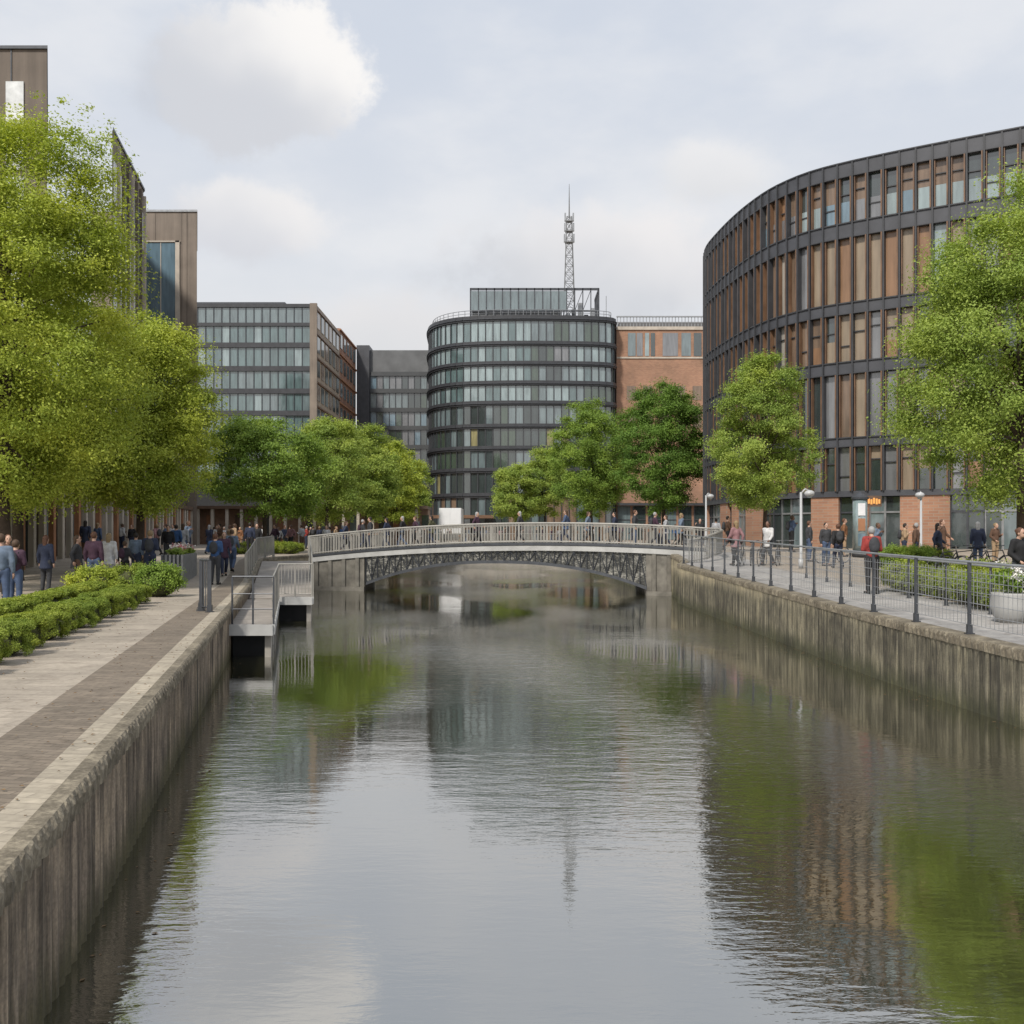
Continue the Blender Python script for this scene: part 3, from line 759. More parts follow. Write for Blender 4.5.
# block C with blue window
Cb = thing('concrete_building', (-32.5, 97, .5), 'brown concrete block with a tall blue glass window standing next to the teal glass block', 'building')
tC = zpx(212, 95); ry = -.315
def cpoly(x0, x1, y0, y1): return [(x0, y0), (x1, y0), (x1 + ry * (y1 - y0), y1), (x0 + ry * (y1 - y0), y1)]
MB().prism(cpoly(-40, -29.93, 95, 108), .5, tC).build('wall', 'brown_concrete', Cb)
MB().prism(cpoly(-40.1, -29.85, 94.9, 108.1), tC, tC + .2).build('parapet', 'steel_pale', Cb)
for k, xx in enumerate((-34.75, -33.3)):
    wn = MB().box(xx, xx + 1.38, 94.93, 94.98, 9, zpx(243, 95)).build('window', 'glass_blue', Cb)
fr = MB(); fr.box(-31.95, -31.55, 94.85, 94.99, 9, zpx(241, 95)); fr.box(-34.9, -31.5, 94.85, 94.99, zpx(242.5, 95), zpx(241, 95)); fr.box(-33.37, -33.3, 94.88, 94.99, 9, zpx(243, 95)); fr.build('window_frame', 'pale_pier', Cb)
for x in (-33.9, -31.4, -30.9): MB().box(x, x + .05, 94.97, 95, zpx(240, 95) if x < -32 else 3, tC).build('panel_joint', 'brown_concrete_dark', Cb)
# long timber arcade under the trees
Ar = thing('arcade', (-22, 101, .75), 'long low timber arcade with pale posts behind the left row of trees', 'arcade')
MB().box(-37.5, -8.5, 101, 104, .7, 4.3).build('wall', 'timber_slat', Ar)
MB().box(-37.6, -8.4, 99.2, 104.1, 4.3, 4.6).build('roof', 'brown_metal', Ar)
rA = random.Random(6)
x = -37.2
while x < -8.8:
    MB().box(x, x + .28, 99.4, 99.7, .7, 4.3).build('post', 'pale_pier', Ar)
    if rA.random() < .75:
        MB().box(x + .55, x + 1.25, 100.93, 100.99, .8, 3.7).build('opening', rA.choice(['glass_dark', 'glass_dark', 'brown_metal', 'terracotta', 'glass_mid']), Ar)
    x += 1.45
# second arcade along the concrete blocks, close to the near trees
Ar2 = thing('arcade', (-22, 56, 0), 'timber and pale post shopfront at the foot of the concrete blocks on the left', 'arcade')
def lx2(y): return -12.15 - .193 * y
pts2 = resample([(lx2(98), 98), (lx2(36), 36)], 1.6)
wl = MB(); rf = MB()
for a, b in zip(pts2, pts2[1:]):
    n = seg_normal(a, b); n = (-n[0], -n[1]) if n[0] < 0 else n
    z_ = zl(a[1])
    wl.obox(a, b, n, -1.2, -1., z_ - .3, 4.0); rf.obox(a, b, n, -1.3, .2, 4.0, 4.35)
wl.build('wall', 'timber_slat', Ar2); rf.build('roof', 'brown_metal', Ar2)
for i, a in enumerate(pts2):
    MB().box(a[0] - .12, a[0] + .12, a[1] - .12, a[1] + .12, zl(a[1]) - .05, 4.0).build('post', 'pale_pier' if i % 3 else 'terracotta', Ar2)
    if i % 2 and i < len(pts2) - 1:
        b = pts2[i + 1]; n = seg_normal(a, b); n = (-n[0], -n[1]) if n[0] < 0 else n
        MB().obox(a, b, n, -.99, -.93, zl(a[1]) + .02, 3.2).build('opening', 'glass_dark' if i % 4 == 1 else 'glass_mid', Ar2)

# ------------------------------------------------------------------ bridge
BR = thing('footbridge', (-1, 48, WZ), 'arched footbridge with pale baluster railings and dark girder crossing the canal', 'bridge')
def by_(x): return lerp(51.2, 45.8, (x + 10.4) / 19.4)      # front face, slightly skewed
def bz(x):
    t = (x + 10.4) / 19.4
    return .64 + (1.02 - .64) * t + .44 * 4 * t * (1 - t)
def soffit(x):
    if x < -7.5: return WZ
    if x > 6.3: return WZ
    t = (x + 7.5) / 13.8; return WZ + .28 + (1.47 - .28) * (1 - abs(2 * t - 1) ** 2.3)
XB = [-10.4 + 19.4 * k / 64 for k in range(65)]
def bstrip(xs_, f0, f1, z0, z1):
    m = MB()
    for a, b in zip(xs_, xs_[1:]):
        i = len(m.v)
        for x in (a, b):
            y0 = by_(x); m.v += [(x, y0 + f0, z0(x)), (x, y0 + f1, z0(x)), (x, y0 + f1, z1(x)), (x, y0 + f0, z1(x))]
        m.f += [(i, i + 4, i + 7, i + 3), (i + 3, i + 7, i + 6, i + 2), (i + 2, i + 6, i + 5, i + 1), (i + 1, i + 5, i + 4, i)]
        if a == xs_[0]: m.f.append((i, i + 3, i + 2, i + 1))
        if b == xs_[-1]: m.f.append((i + 4, i + 5, i + 6, i + 7))
    return m
bstrip(XB, .12, 4.0, lambda x: bz(x) - .16, lambda x: bz(x)).build('deck', 'deck_boards', BR)
bstrip(XB, -.02, .12, lambda x: bz(x) - .34, lambda x: bz(x) - .10).build('fascia', 'fascia_concrete', BR)
bstrip(XB, -.05, .1, lambda x: bz(x) - .08, lambda x: bz(x) + .05).build('kerb', 'steel_dark', BR)
bstrip(XB, 4.0, 4.14, lambda x: bz(x) - .34, lambda x: bz(x) + .05).build('fascia', 'fascia_concrete', BR)
XG = [x for x in XB if -7.6 <= x <= 6.5]
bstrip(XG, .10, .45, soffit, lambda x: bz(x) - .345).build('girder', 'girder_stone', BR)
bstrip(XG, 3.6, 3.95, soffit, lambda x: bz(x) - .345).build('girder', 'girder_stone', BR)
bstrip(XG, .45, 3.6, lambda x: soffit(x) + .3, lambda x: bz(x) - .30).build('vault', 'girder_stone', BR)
ch = bstrip(XG, .02, .10, lambda x: soffit(x) - .03, lambda x: soffit(x) + .12); ch.build('lower_chord', 'steel_dark', BR)
tr = MB()
for k in range(len(XG) - 1):
    x, x2 = XG[k], XG[k + 1]
    za, zb_ = soffit(x) + .12, bz(x) - .36
    if zb_ - za > .15:
        tr.tube([(x, by_(x) + .05, za), (x, by_(x) + .05, zb_)], .022, 4)
        tr.tube([(x, by_(x) + .05, za), (x2, by_(x2) + .05, bz(x2) - .36)] if k % 2 else [(x, by_(x) + .05, zb_), (x2, by_(x2) + .05, soffit(x2) + .12)], .022, 4)
tr.build('truss', 'steel_dark', BR)
for (xa, xb) in ((-10.35, -7.45), (6.25, 8.95)):
    m = MB(); xs_ = [lerp(xa, xb, k / 8) for k in range(9)]
    bstrip(xs_, .06, 4.0, lambda x: WZ - .9, lambda x: bz(x) - .35).build('abutment', 'pier_concrete', BR)
    rb = MB()
    for k in range(1, 8, 2):
        x = lerp(xa, xb, k / 8); rb.box(x - .09, x + .09, by_(x) - .06, by_(x) + .06, WZ - .9, bz(x) - .36)
    rb.build('rib', 'pier_concrete', BR)
    bstrip(xs_, -.12, .06, lambda x: WZ - .9, lambda x: WZ + .2).build('plinth', 'pier_concrete', BR)
def balustrade(xs_, off, ext=None):
    pts = [(x, by_(x) + off, bz(x)) for x in xs_]
    if ext: pts = pts + ext
    P = [Vector(p) for p in pts]; rail = MB(); bal = MB()
    rail.tube([p + Vector((0, 0, .98)) for p in P], .05, 6); rail.tube([p + Vector((0, 0, .10)) for p in P], .03, 6); rail.tube([p + Vector((0, 0, .88)) for p in P], .02, 4)
    d = [0]
    for a, b in zip(P, P[1:]): d.append(d[-1] + (b - a).length)
    s = 0; i = 0; cnt = 0
    while s < d[-1]:
        while s > d[i + 1]: i += 1
        q = P[i].lerp(P[i + 1], (s - d[i]) / (d[i + 1] - d[i]))
        r_ = .045 if cnt % 9 == 0 else .02
        bal.box(q.x - r_, q.x + r_, q.y - .02, q.y + .02, q.z + .0, q.z + .98)
        s += .155; cnt += 1
    rail.build('handrail', 'rail_beige', BR); o = bal.build('balustrade', 'rail_beige', BR)
balustrade(XB, .06, [(9.35, 45.2, 1.0), (9.3, 44.2, .92), (8.8, 43.2, .8), (8.1, 42.4, .6), (7.4, 41.9, .5)])
balustrade(XB, 3.9)
# left approach: wing wall of the ramp and its ramp slab
# ------------------------------------------------------------------ railings
def railing(label, pts, spacing, h, mat='steel_dark', infill='wires', group=None, name='metal_railing', pw=.035, railr=.022, cat='railing', baseplate=True):
    P = [Vector(p) for p in pts]; root = thing(name, pts[0], label, cat, group)
    d = [0]
    for a, b in zip(P, P[1:]): d.append(d[-1] + (b - a).length)
    def at(s):
        for i in range(len(d) - 1):
            if s <= d[i + 1] + 1e-6: return P[i].lerp(P[i + 1], (s - d[i]) / (d[i + 1] - d[i]))
        return P[-1]
    n = max(1, round(d[-1] / spacing)); pm = MB()
    pm.box(-pw, pw, -pw * .6, pw * .6, 0, h)
    if baseplate: pm.box(-pw * 2.4, pw * 2.4, -pw * 2, pw * 2, 0.0, .018); pm.box(-pw * 1.5, pw * 1.5, -pw * 1.1, pw * 1.1, .018, .16)
    me = None
    for k in range(n + 1):
        q = at(d[-1] * k / n)
        if me is None:
            o = pm.build('post', mat, None); me = o.data
        else: o = bpy.data.objects.new('post', me); COL.objects.link(o)
        o.parent = root; o.location = q - P[0]
    up = Vector((0, 0, 1))
    MB().tube([p + up * (h + .015) for p in P], railr, 8).build('handrail', 'steel_pale' if infill == 'wires' else mat, root)
    m = MB()
    if infill == 'wires':
        for z in (.16, .34, .52, .70, .88, 1.02):
            if z < h - .08: m.tube([p + up * z for p in P], .005, 4)
        s = 0.
        while s < d[-1]: q = at(s); m.box(q.x - .003, q.x + .003, q.y - .003, q.y + .003, q.z + .16, q.z + h - .1); s += .13
        m.build('wire_infill', 'steel_pale', root)
    elif infill == 'bars':
        m.tube([p + up * .1 for p in P], .015, 6)
        s = 0.
        while s < d[-1]: q = at(s); m.box(q.x - .009, q.x + .009, q.y - .009, q.y + .009, q.z + .1, q.z + h); s += .11
        m.build('bars', mat, root)
    elif infill == 'rails':
        for z in (.35, .7): m.tube([p + up * z for p in P], .014, 6)
        m.build('middle_rail', mat, root)
    return root
railing('long wire railing with dark posts along the edge of the right quay', [(xr(y) + .26, y, zr(y) + .017) for y in [y_ for y_ in (5, 8, 11, 15.2, 20, 24, 28, 32, 36, 39, 41.6)]], 1.9, 1.18, pw=.028)
railing('inner wire railing between the right quay path and the shrub bed', [(xr(y) + 2.45, y, zr(y)) for y in (12, 16, 20, 24, 28, 32)], 2.0, .95, pw=.022)

# left landings
def landing(label, x0, x1, ya, yb, za, zb, shear, th=.16):
    t = thing('landing_stage', (x0, ya, za), label, 'landing stage', 'landing stages on the left quay')
    def P(x, y): return (x + shear * (y - ya), y)
    def slab(a0, a1, y0, y1, lo, hi):
        m = MB(); i = 0
        zz0 = lerp(za, zb, (y0 - ya) / (yb - ya)); zz1 = lerp(za, zb, (y1 - ya) / (yb - ya))
        q = [P(a0, y0), P(a1, y0), P(a1, y1), P(a0, y1)]; zs = [zz0, zz0, zz1, zz1]
        m.v = [(p[0], p[1], z + lo) for p, z in zip(q, zs)] + [(p[0], p[1], z + hi) for p, z in zip(q, zs)]
        m.f = [(0, 3, 2, 1), (4, 5, 6, 7), (0, 1, 5, 4), (1, 2, 6, 5), (2, 3, 7, 6), (3, 0, 4, 7)]
        return m
    slab(x0, x1, ya, yb, -th, 0).build('deck', 'deck_boards', t)
    slab(x0, x1 + .02, ya - .06, ya, -.22, .03).build('edge_beam', 'fascia_concrete', t)
    slab(x1, x1 + .07, ya, yb, -.2, .03).build('edge_beam', 'fascia_concrete', t)
    k = ya + .25
    while k < yb:
        m = MB(); p = P(x1 - .08, k); m.box(p[0] - .07, p[0] + .07, k - .07, k + .07, WZ - 1, lerp(za, zb, (k - ya) / (yb - ya)) - th); m.build('pile', 'concrete', t); k += 2.6
    m = MB(); k = ya + .6; m2 = slab(x0 + .05, x1 - .16, ya + .5, yb, WZ - za - .2, -th - .01); m2.build('recess_wall', 'dark_interior', t)  # near-black block stands in for the shade under the deck
    return P
P1 = landing('nearer boarded landing stage with dark opening beneath, below the left towpath', xl(22.9) - .02, -5.5, 22.9, 32.3, -.38, -.38, -.22)
P2 = landing('farther sloping landing ramp leading up to the left end of the footbridge', -7.62, -6.5, 32.45, 46.5, -.34, .50, -.21)
fill = MB()      # boarding between the ramp and the bank
yy = [32.5 + k for k in range(0, 15)]
for a, b in zip(yy, yy[1:]):
    za_, zb_ = lerp(-.34, .5, (a - 32.45) / 14), lerp(-.34, .5, (b - 32.45) / 14)
    fill.quad((xl(a) + .03, a, za_ - .02), (-7.62 - .21 * (a - 32.45), a, za_ - .02), (-7.62 - .21 * (b - 32.45), b, zb_ - .02), (xl(b) + .03, b, zb_ - .02))
    fill.quad((xl(a) + .03, 32.5, WZ - .3), (-7.62, 32.5, WZ - .3), (-7.62, 32.5, -.36), (xl(a) + .03, 32.5, -.36)) if a == 32.5 else None
tag(fill.build('boardwalk', 'deck_boards', None, False, (-8.5, 33, -.34)), 'narrow sloping boardwalk between the left bank and the landing ramp', 'boardwalk')
r0 = railing('railing across the front of the nearer landing stage', [(-6.42, 22.95, -.35), (-5.47, 22.95, -.35)], .5, 1.08, 'steel_dark', 'rails', baseplate=False, pw=.02)
railing('railing along the water side of the nearer landing stage', [(P1(-5.47, y)[0], y, -.35) for y in (23.1, 26, 29, 32.2)], 1.3, 1.08, 'rail_beige', 'bars', baseplate=False, pw=.025)
railing('railing along the water side of the farther landing ramp', [(P2(-6.46, y)[0], y, lerp(-.31, .53, (y - 32.45) / 14)) for y in (32.5, 36, 40, 44, 46.4)], 1.3, 1.05, 'rail_beige', 'bars', baseplate=False, pw=.025)
railing('railing across the front of the farther landing ramp', [(-7.6, 32.5, -.31), (-6.5, 32.5, -.31)], .55, 1.05, 'rail_beige', 'bars', baseplate=False, pw=.025)
railing('pale railing on the bank edge just before the left end of the footbridge', [(xl(y) - .2, y, zl(y) + .01) for y in (35, 38, 42, 46, 49.5)], 1.8, 1.0, 'rail_beige', 'bars')
railing('dark slatted railing at the end of the left towpath beside the steps', [(-6.62, 21.9, .01), (-6.95, 22.3, .01), (-7.2, 23.2, .01)], .55, 1.12, 'steel_dark', 'bars')
railing('railing along the far left quay beyond the footbridge', [(xl(y) - .2, y, zl(y)) for y in (56, 66, 78, 90, 104)], 3, 1.0, 'rail_beige', 'bars', baseplate=False)
railing('railing across the far end of the canal beyond the footbridge', [(x, 108.5, .83) for x in (-12, -5, 2, 8.5)], 2.5, 1.0, 'rail_beige', 'bars', baseplate=False)

# ------------------------------------------------------------------ vegetation
def leafmesh(name, C_, clr, n, size, mat, seed, up=.8, squash=.58, center=None, tail=True):
    """leaf-sized quads gathered in clumps: C_ (k,3) clump centres, clr (k,) clump radii"""
    rg = np.random.default_rng(seed); k = len(C_)
    wts = clr ** 2.3; idx = rg.choice(k, n, p=wts / wts.sum())
    d = rg.normal(size=(n, 3)); d /= np.linalg.norm(d, axis=1, keepdims=True)
    rad = np.minimum(np.abs(rg.normal(size=n)) * .62 + .15, 1.22) if tail else rg.random(n) ** .45
    off = d * (rad * clr[idx])[:, None]; off[:, 2] *= squash
    P = C_[idx] + off
    ctr = np.array(center if center is not None else C_.mean(0))
    outw = P - ctr; outw /= np.linalg.norm(outw, axis=1, keepdims=True) + 1e-6
    nr = rg.normal(size=(n, 3)) * .8 + outw * .6 + d * .25; nr[:, 2] += up
    nr /= np.linalg.norm(nr, axis=1, keepdims=True)
    t1 = np.cross(nr, rg.normal(size=(n, 3))); t1 /= np.linalg.norm(t1, axis=1, keepdims=True) + 1e-9
    t2 = np.cross(nr, t1)
    s = size * rg.uniform(.6, 1.35, n)[:, None]
    V = np.stack([P - t1 * s, P - t2 * s * .5, P + t1 * s, P + t2 * s * .5], 1).reshape(-1, 3)
    me = bpy.data.meshes.new(name)
    me.vertices.add(4 * n); me.vertices.foreach_set('co', V.astype(np.float32).ravel())
    me.loops.add(4 * n); me.loops.foreach_set('vertex_index', np.arange(4 * n, dtype=np.int32))
    me.polygons.add(n); me.polygons.foreach_set('loop_start', np.arange(0, 4 * n, 4, dtype=np.int32))
    me.update()
    a = me.attributes.new('rnd', 'FLOAT', 'FACE')
    clump_t = rg.random(k)[idx]
    a.data.foreach_set('value', np.clip(.55 * rg.random(n) + .45 * clump_t, 0, 1).astype(np.float32))
    me.materials.append(M[mat]); return me
def crown_clumps(r, z0, z1, k, cr, shape, seed, rough=.18):
    rg = np.random.default_rng(seed); zc, hz_ = (z0 + z1) / 2, (z1 - z0) / 2
    d = rg.normal(size=(k, 3)); d /= np.linalg.norm(d, axis=1, keepdims=True)
    lob = rg.normal(size=(9, 3)); lob /= np.linalg.norm(lob, axis=1, keepdims=True)
    b = 1 + rough * (np.clip((d @ lob.T) - .55, 0, 1).sum(1) * 1.6 - .35)
    rad = rg.random(k) ** .28 * b
    rad = np.minimum(rad, 1.12)
    P = d * rad[:, None]
    t = (P[:, 2] + 1) / 2                    # 0 bottom .. 1 top
    if shape == 'round': w_ = np.ones(k)
    elif shape == 'cone': w_ = np.interp(t, [0, .25, .5, .8, 1.], [1.05, 1.12, .98, .85, .8])
    elif shape == 'wide': w_ = np.interp(t, [0, .3, .6, 1.], [1.15, 1.15, 1.0, .9])
    P[:, 0] *= (r - cr * .6) * w_; P[:, 1] *= (r - cr * .6) * w_; P[:, 2] = np.sign(P[:, 2]) * np.abs(P[:, 2]) ** .9 * (hz_ - cr * .5) + zc
    return P, rg.uniform(.65, 1.25, k) * cr
def tree(label, x, y, z, h, r, z0, mat, n, size, seed, shape='round', k=None, cr=None, trunk=.16, group='trees lining the left promenade', lean=(0, 0), extra=None, rough=.18, name='broadleaf_tree'):
    root = thing(name, (x, y, z), label, 'tree', group)
    rg = random.Random(seed); cr = (cr or r * .24) * 1.12; k = int((k or 130) * 1.35); n = int(n * 2.1); size *= .56; r *= 1.04; rough *= .6
    P, c_ = crown_clumps(r, z0, h, k, cr, shape, seed, rough); P[:, 0] += lean[0]; P[:, 1] += lean[1]
    if extra is not None:
        ex = np.array(extra, float); P = np.vstack([P, ex[:, :3]]); c_ = np.concatenate([c_, ex[:, 3]])
    me = leafmesh('crown', P, c_, n, size, mat, seed + 1, center=(lean[0], lean[1], (z0 + h) / 2))
    o = bpy.data.objects.new('crown', me); COL.objects.link(o); o.parent = root
    tm = MB(); fz = z0 + (h - z0) * .22; bx, by2 = lean[0] * .5, lean[1] * .5
    mid = (bx * .3 + rg.uniform(-.1, .1), by2 * .3, fz * .55)
    tm.tube([(0, 0, -.1), (0, 0, .15), mid, (bx, by2, fz)], [trunk * 1.5, trunk * 1.08, trunk * .9, trunk * .7], 10)
    top = (bx * 1.6, by2 * 1.6, z0 + (h - z0) * .75)
    tm.tube([(bx, by2, fz), ((bx + top[0]) / 2 + rg.uniform(-.2, .2), (by2 + top[1]) / 2, (fz + top[2]) / 2), top], [trunk * .7, trunk * .45, trunk * .12], 8)
    idx = list(range(k)); rg.shuffle(idx)
    for i in idx[:26]:
        q = P[i]; st = rg.uniform(0, .7); s0 = Vector((lerp(bx, top[0], st), lerp(by2, top[1], st), lerp(fz, top[2], st) - .2)); e_ = Vector(q)
        if e_.z < s0.z - 1: s0.z = max(fz - .3, e_.z)
        m_ = s0.lerp(e_, .5) + Vector((rg.uniform(-.2, .2), rg.uniform(-.2, .2), .25))
        rr_ = trunk * lerp(.42, .2, st)
        tm.tube([s0, m_, e_], [rr_, rr_ * .6, rr_ * .2], 6)
    tm2 = tm; me2 = bpy.data.meshes.new('trunk'); me2.from_pydata(tm2.v, [], tm2.f); me2.shade_smooth(); me2.materials.append(M['bark'])
    o2 = bpy.data.objects.new('trunk', me2); COL.objects.link(o2); o2.parent = root
    return root
def X(px, d): return (px - 512) * d / 1000
gl, gr = 'trees lining the left promenade', 'trees lining the right quay'
# near left: tall loose crown, with two sprays reaching over the skyline
ex = [(.4, .3, 14.0, .9), (1.2, 0, 13.9, .9), (2.0, .2, 13.7, .9), (2.7, 0, 13.3, .85), (1.6, .3, 12.9, .9), (2.4, .3, 12.4, .9), (3.1, 0, 12.5, .8), (3.2, .2, 11.6, .85), (3.3, 0, 10.9, .8), (1.7, 0, 14.75, .28), (2.45, 0, 14.5, .3), (3.15, 0, 14.1, .28), (3.95, 0, 12.5, .22), (.9, 0, 14.9, .3), (3.5, 0, 13.0, .42), (3.05, .1, 13.6, .45), (3.7, 0, 11.9, .35), (3.4, 0, 10.4, .5), (3.75, .1, 10.2, .38), (3.0, 0, 11.9, .5), (2.2, .2, 12.9, .55), (1.5, 0, 13.4, .5), (2.6, .1, 12.6, .4), (3.0, 0, 9.3, .8), (3.3, 0, 8.3, .7), (3.1, 0, 7.0, .8)]
tree('tall yellow-green tree nearest on the left, its sprays reaching above the concrete blocks', -15.2, 30, 0, 14.2, 4.0, 2.1, 'leaf_yellow', 120000, .085, 21, 'wide', 260, .85, .2, gl, (0, 0), ex, .2)
tree('yellow-green tree standing second in the left row, right of the tallest one', X(140, 41), 41, zl(41), 11.0, 3.2, 2.0, 'leaf_yellow', 70000, .10, 33, 'wide', 170, .75, .17, gl)
tree('yellow-green tree at the far left edge of the row, mostly outside the picture', -17.8, 36, 0, 12.5, 3.6, 2.0, 'leaf_yellow', 50000, .11, 35, 'round', 140, .8, .2, gl)
tree('dark green rounded tree with dense crown, darkest in the left row', X(265, 60), 60, zl(60), 8.6, 3.6, 2.0, 'leaf_olive', 48000, .12, 41, 'wide', 150, .7, .14, gl)
tree('bright green tree just right of the darkest tree in the left row', X(328, 74), 74, zl(74), 10.2, 3.3, 2.1, 'leaf_mid', 36000, .13, 43, 'round', 130, .7, .14, gl)
tree('bright green tree third from the far end of the left row', X(366, 88), 88, zl(88), 10.9, 3.2, 2.1, 'leaf_mid', 30000, .15, 47, 'round', 120, .7, .14, gl)
tree('yellow-green tree last but one in the left row', X(392, 99), 99, zl(99), 10.7, 3.3, 2.1, 'leaf_yellow', 26000, .16, 51, 'round', 110, .7, .14, gl)
tree('small yellow-green tree at the far end of the left row beside the white lorry', X(411, 112), 112, .8, 9.6, 2.6, 2.1, 'leaf_mid', 18000, .17, 53, 'round', 90, .6, .14, gl)
# right
tree('pale green tree lowest of the right group, in front of the rounded glass block', X(545, 124), 124, .8, 12.0, 3.0, 2.4, 'leaf_mid', 24000, .18, 61, 'round', 100, .8, .15, gr)
tree('low light green tree leftmost of the right group', X(517, 121), 121, .8, 9.6, 3.2, 2.2, 'leaf_mid', 22000, .18, 63, 'wide', 100, .7, .15, gr)
tree('mid green round tree in front of the orange brick building', X(592, 103), 103, zr(103), 14.7, 4.6, 2.4, 'leaf_olive', 46000, .16, 67, 'round', 150, .85, .18, gr)
tree('deep green tallest tree of the right group, left of the curved building', X(664, 84), 84, zr(84), 14.1, 4.0, 2.4, 'leaf_deep', 52000, .14, 71, 'round', 160, .8, .18, gr)
tree('light green tree with pointed crown standing alone before the curved building', X(764, 48), 48, zr(48), 9.6, 2.45, 1.8, 'leaf_mid', 52000, .085, 77, 'cone', 170, .48, .10, gr, (0, 0), None, .2)
ex = [(-3.55, 0, 6.2, .45), (-2.6, 0, 7.9, .5), (.1, -.5, 12.3, .5), (-3.0, 0, 7.1, .5)]
tree('large bright green tree at the right edge of the picture', X(1022, 30), 30, zr(30), 12.0, 3.75, 2.1, 'leaf_mid', 110000, .08, 83, 'cone', 230, .75, .16, gr, (0, 0), ex, .22)
# hedges
def hedge_variant(seed, L_, W_, H_, n, size, mat):
    rg = np.random.default_rng(seed); k = 150
    P = np.stack([rg.uniform(-1, 1, k) * (L_ / 2 - .1), rg.uniform(-1, 1, k) * (W_ / 2 - .1), rg.uniform(.06, H_ - .08, k)], 1)
    q = np.max(np.abs(P[:, :2] / np.array([L_ / 2 - .1, W_ / 2 - .1])), 1); P[:, 2] = np.where(rg.random(k) < .5, H_ - .09, P[:, 2]); P[:, 2] *= 1 - .14 * q ** 5; qx = np.abs(P[:, 0]) / (L_ / 2 - .1); P[:, 1] *= 1 - .42 * qx ** 4; P[:, 2] *= 1 - .16 * qx ** 4
    return leafmesh('foliage', P, np.full(k, .075), n, size, mat, seed, .6, .9, (0, 0, H_ * .3), False)
def shrub(name, label, x, y, z, me, L_, W_, H_, rz=0, group=None, cat='shrub'):
    t = thing(name, (x, y, z), label, cat, group, rz)
    o = bpy.data.objects.new('foliage', me); COL.objects.link(o); o.parent = t
    key = 'twigs%.2f%.2f%.2f' % (L_, W_, H_)
    if key not in bpy.data.meshes:
        b = MB().ball((0, 0, H_ * .38), (L_ * .34, W_ * .34, H_ * .40), 12, 8); m2 = bpy.data.meshes.new(key); m2.from_pydata(b.v, [], b.f); m2.materials.append(M['twigs'])
    o = bpy.data.objects.new('twigs', bpy.data.meshes[key]); COL.objects.link(o); o.parent = t
    return t
hv = [hedge_variant(100 + i, .86, .92, .54, 24000, .014, 'leaf_hedge') for i in range(4)]
hb = [hedge_variant(110 + i, 1.3, .75, .56, 14000, .022, 'leaf_hedge') for i in range(3)]
ang = math.atan2(1, -.2)
y = 10.9; i = 0
while y < 25.6:
    x = -4.15 - .203 * y - .16
    shrub('clipped_shrub', 'clipped box shrub in the front hedge row beside the left path', x, y, 0, hv[i % 4], .80, .80, .46, ang + math.pi * (i % 2), 'clipped box shrubs of the front hedge row').scale = (1, 1, 1 + .07 * math.sin(i * 2.3))
    y += 1.06; i += 1
y = 12.2; i = 0
while y < 25.5:
    shrub('clipped_shrub', 'clipped box shrub in the rear hedge row behind the gap', -5.5 - .203 * y, y, 0, hb[i % 3], 1.3, .75, .50, ang + math.pi * (i % 2), 'clipped box shrubs of the rear hedge row'); y += 1.1; i += 1
def loose(seed, L_, W_, H_, n, size, mat): 
    rg = np.random.default_rng(seed); k = 90
    d = rg.normal(size=(k, 3)); d /= np.linalg.norm(d, axis=1, keepdims=True); d *= rg.random(k)[:, None] ** .35
    P = np.stack([d[:, 0] * L_ / 2 * .85, d[:, 1] * W_ / 2 * .85, H_ * .5 + d[:, 2] * H_ * .42], 1)
    return leafmesh('foliage', P, rg.uniform(.12, .24, k), n, size, mat, seed, .6, .9, (0, 0, H_ * .3))
l1 = loose(201, 1.5, 1.2, .95, 16000, .03, 'leaf_olive'); l2 = loose(203, 1.5, 1.2, .9, 16000, .03, 'leaf_hedge'); l3 = loose(205, 1.9, 1.5, 1.0, 24000, .028, 'leaf_hedge')
l4 = loose(207, 1.5, 1.2, .9, 16000, .03, 'leaf_yellow')
shrub('shrub', 'loose olive green bush at the far end of the hedge', -9.75, 27.6, 0, l1, 1.5, 1.2, .95)
shrub('shrub', 'lighter loose bush directly behind the end of the hedge', -10.9, 28.6, 0, l2, 1.5, 1.2, .9)
shrub('shrub', 'yellowish bush left of the olive bush at the hedge end', -11.3, 27.0, 0, l4, 1.5, 1.2, .9)
for i, (px, d) in enumerate(((243, 57), (256, 58), (268, 57), (280, 58), (291, 57), (232, 58))):
    shrub('shrub', 'yellow-green bush in the low bed before the bridge approach', X(px, d), d, zl(d), l4 if i % 2 else l2, 1.5, 1.2, .9, i, 'bushes in the low bed before the bridge approach').scale = (1.1, 1, .8)
# right bed
k = 0; rgb = random.Random(9)
for row in range(3):
    y = 15.5 + row * .4
    while y < 27.5:
        x = xr(y) + 3.35 + row * 1.25 + rgb.uniform(-.1, .1)
        s_ = shrub('shrub', 'low bright green shrub in the bed behind the right quay railing', x, y, zr(y), (l3, l2, l3, l4)[k % 4] if row else (l3, l2)[k % 2], 1.9, 1.5, 1.0, k * 1.3, 'low green shrubs in the bed on the right quay')
        s_.scale = (1, 1, .74 + .1 * math.sin(k * 1.7)); y += 1.35; k += 1
for i, (px, d) in enumerate(((892, 36), (905, 36.5), (919, 36), (932, 37))):
    shrub('shrub', 'small bush in the planting strip in front of the brick ground floor', X(px, d), d, zr(d), l2 if i % 2 else l1, 1.5, 1.2, .9, i, 'small bushes in front of the brick ground floor')

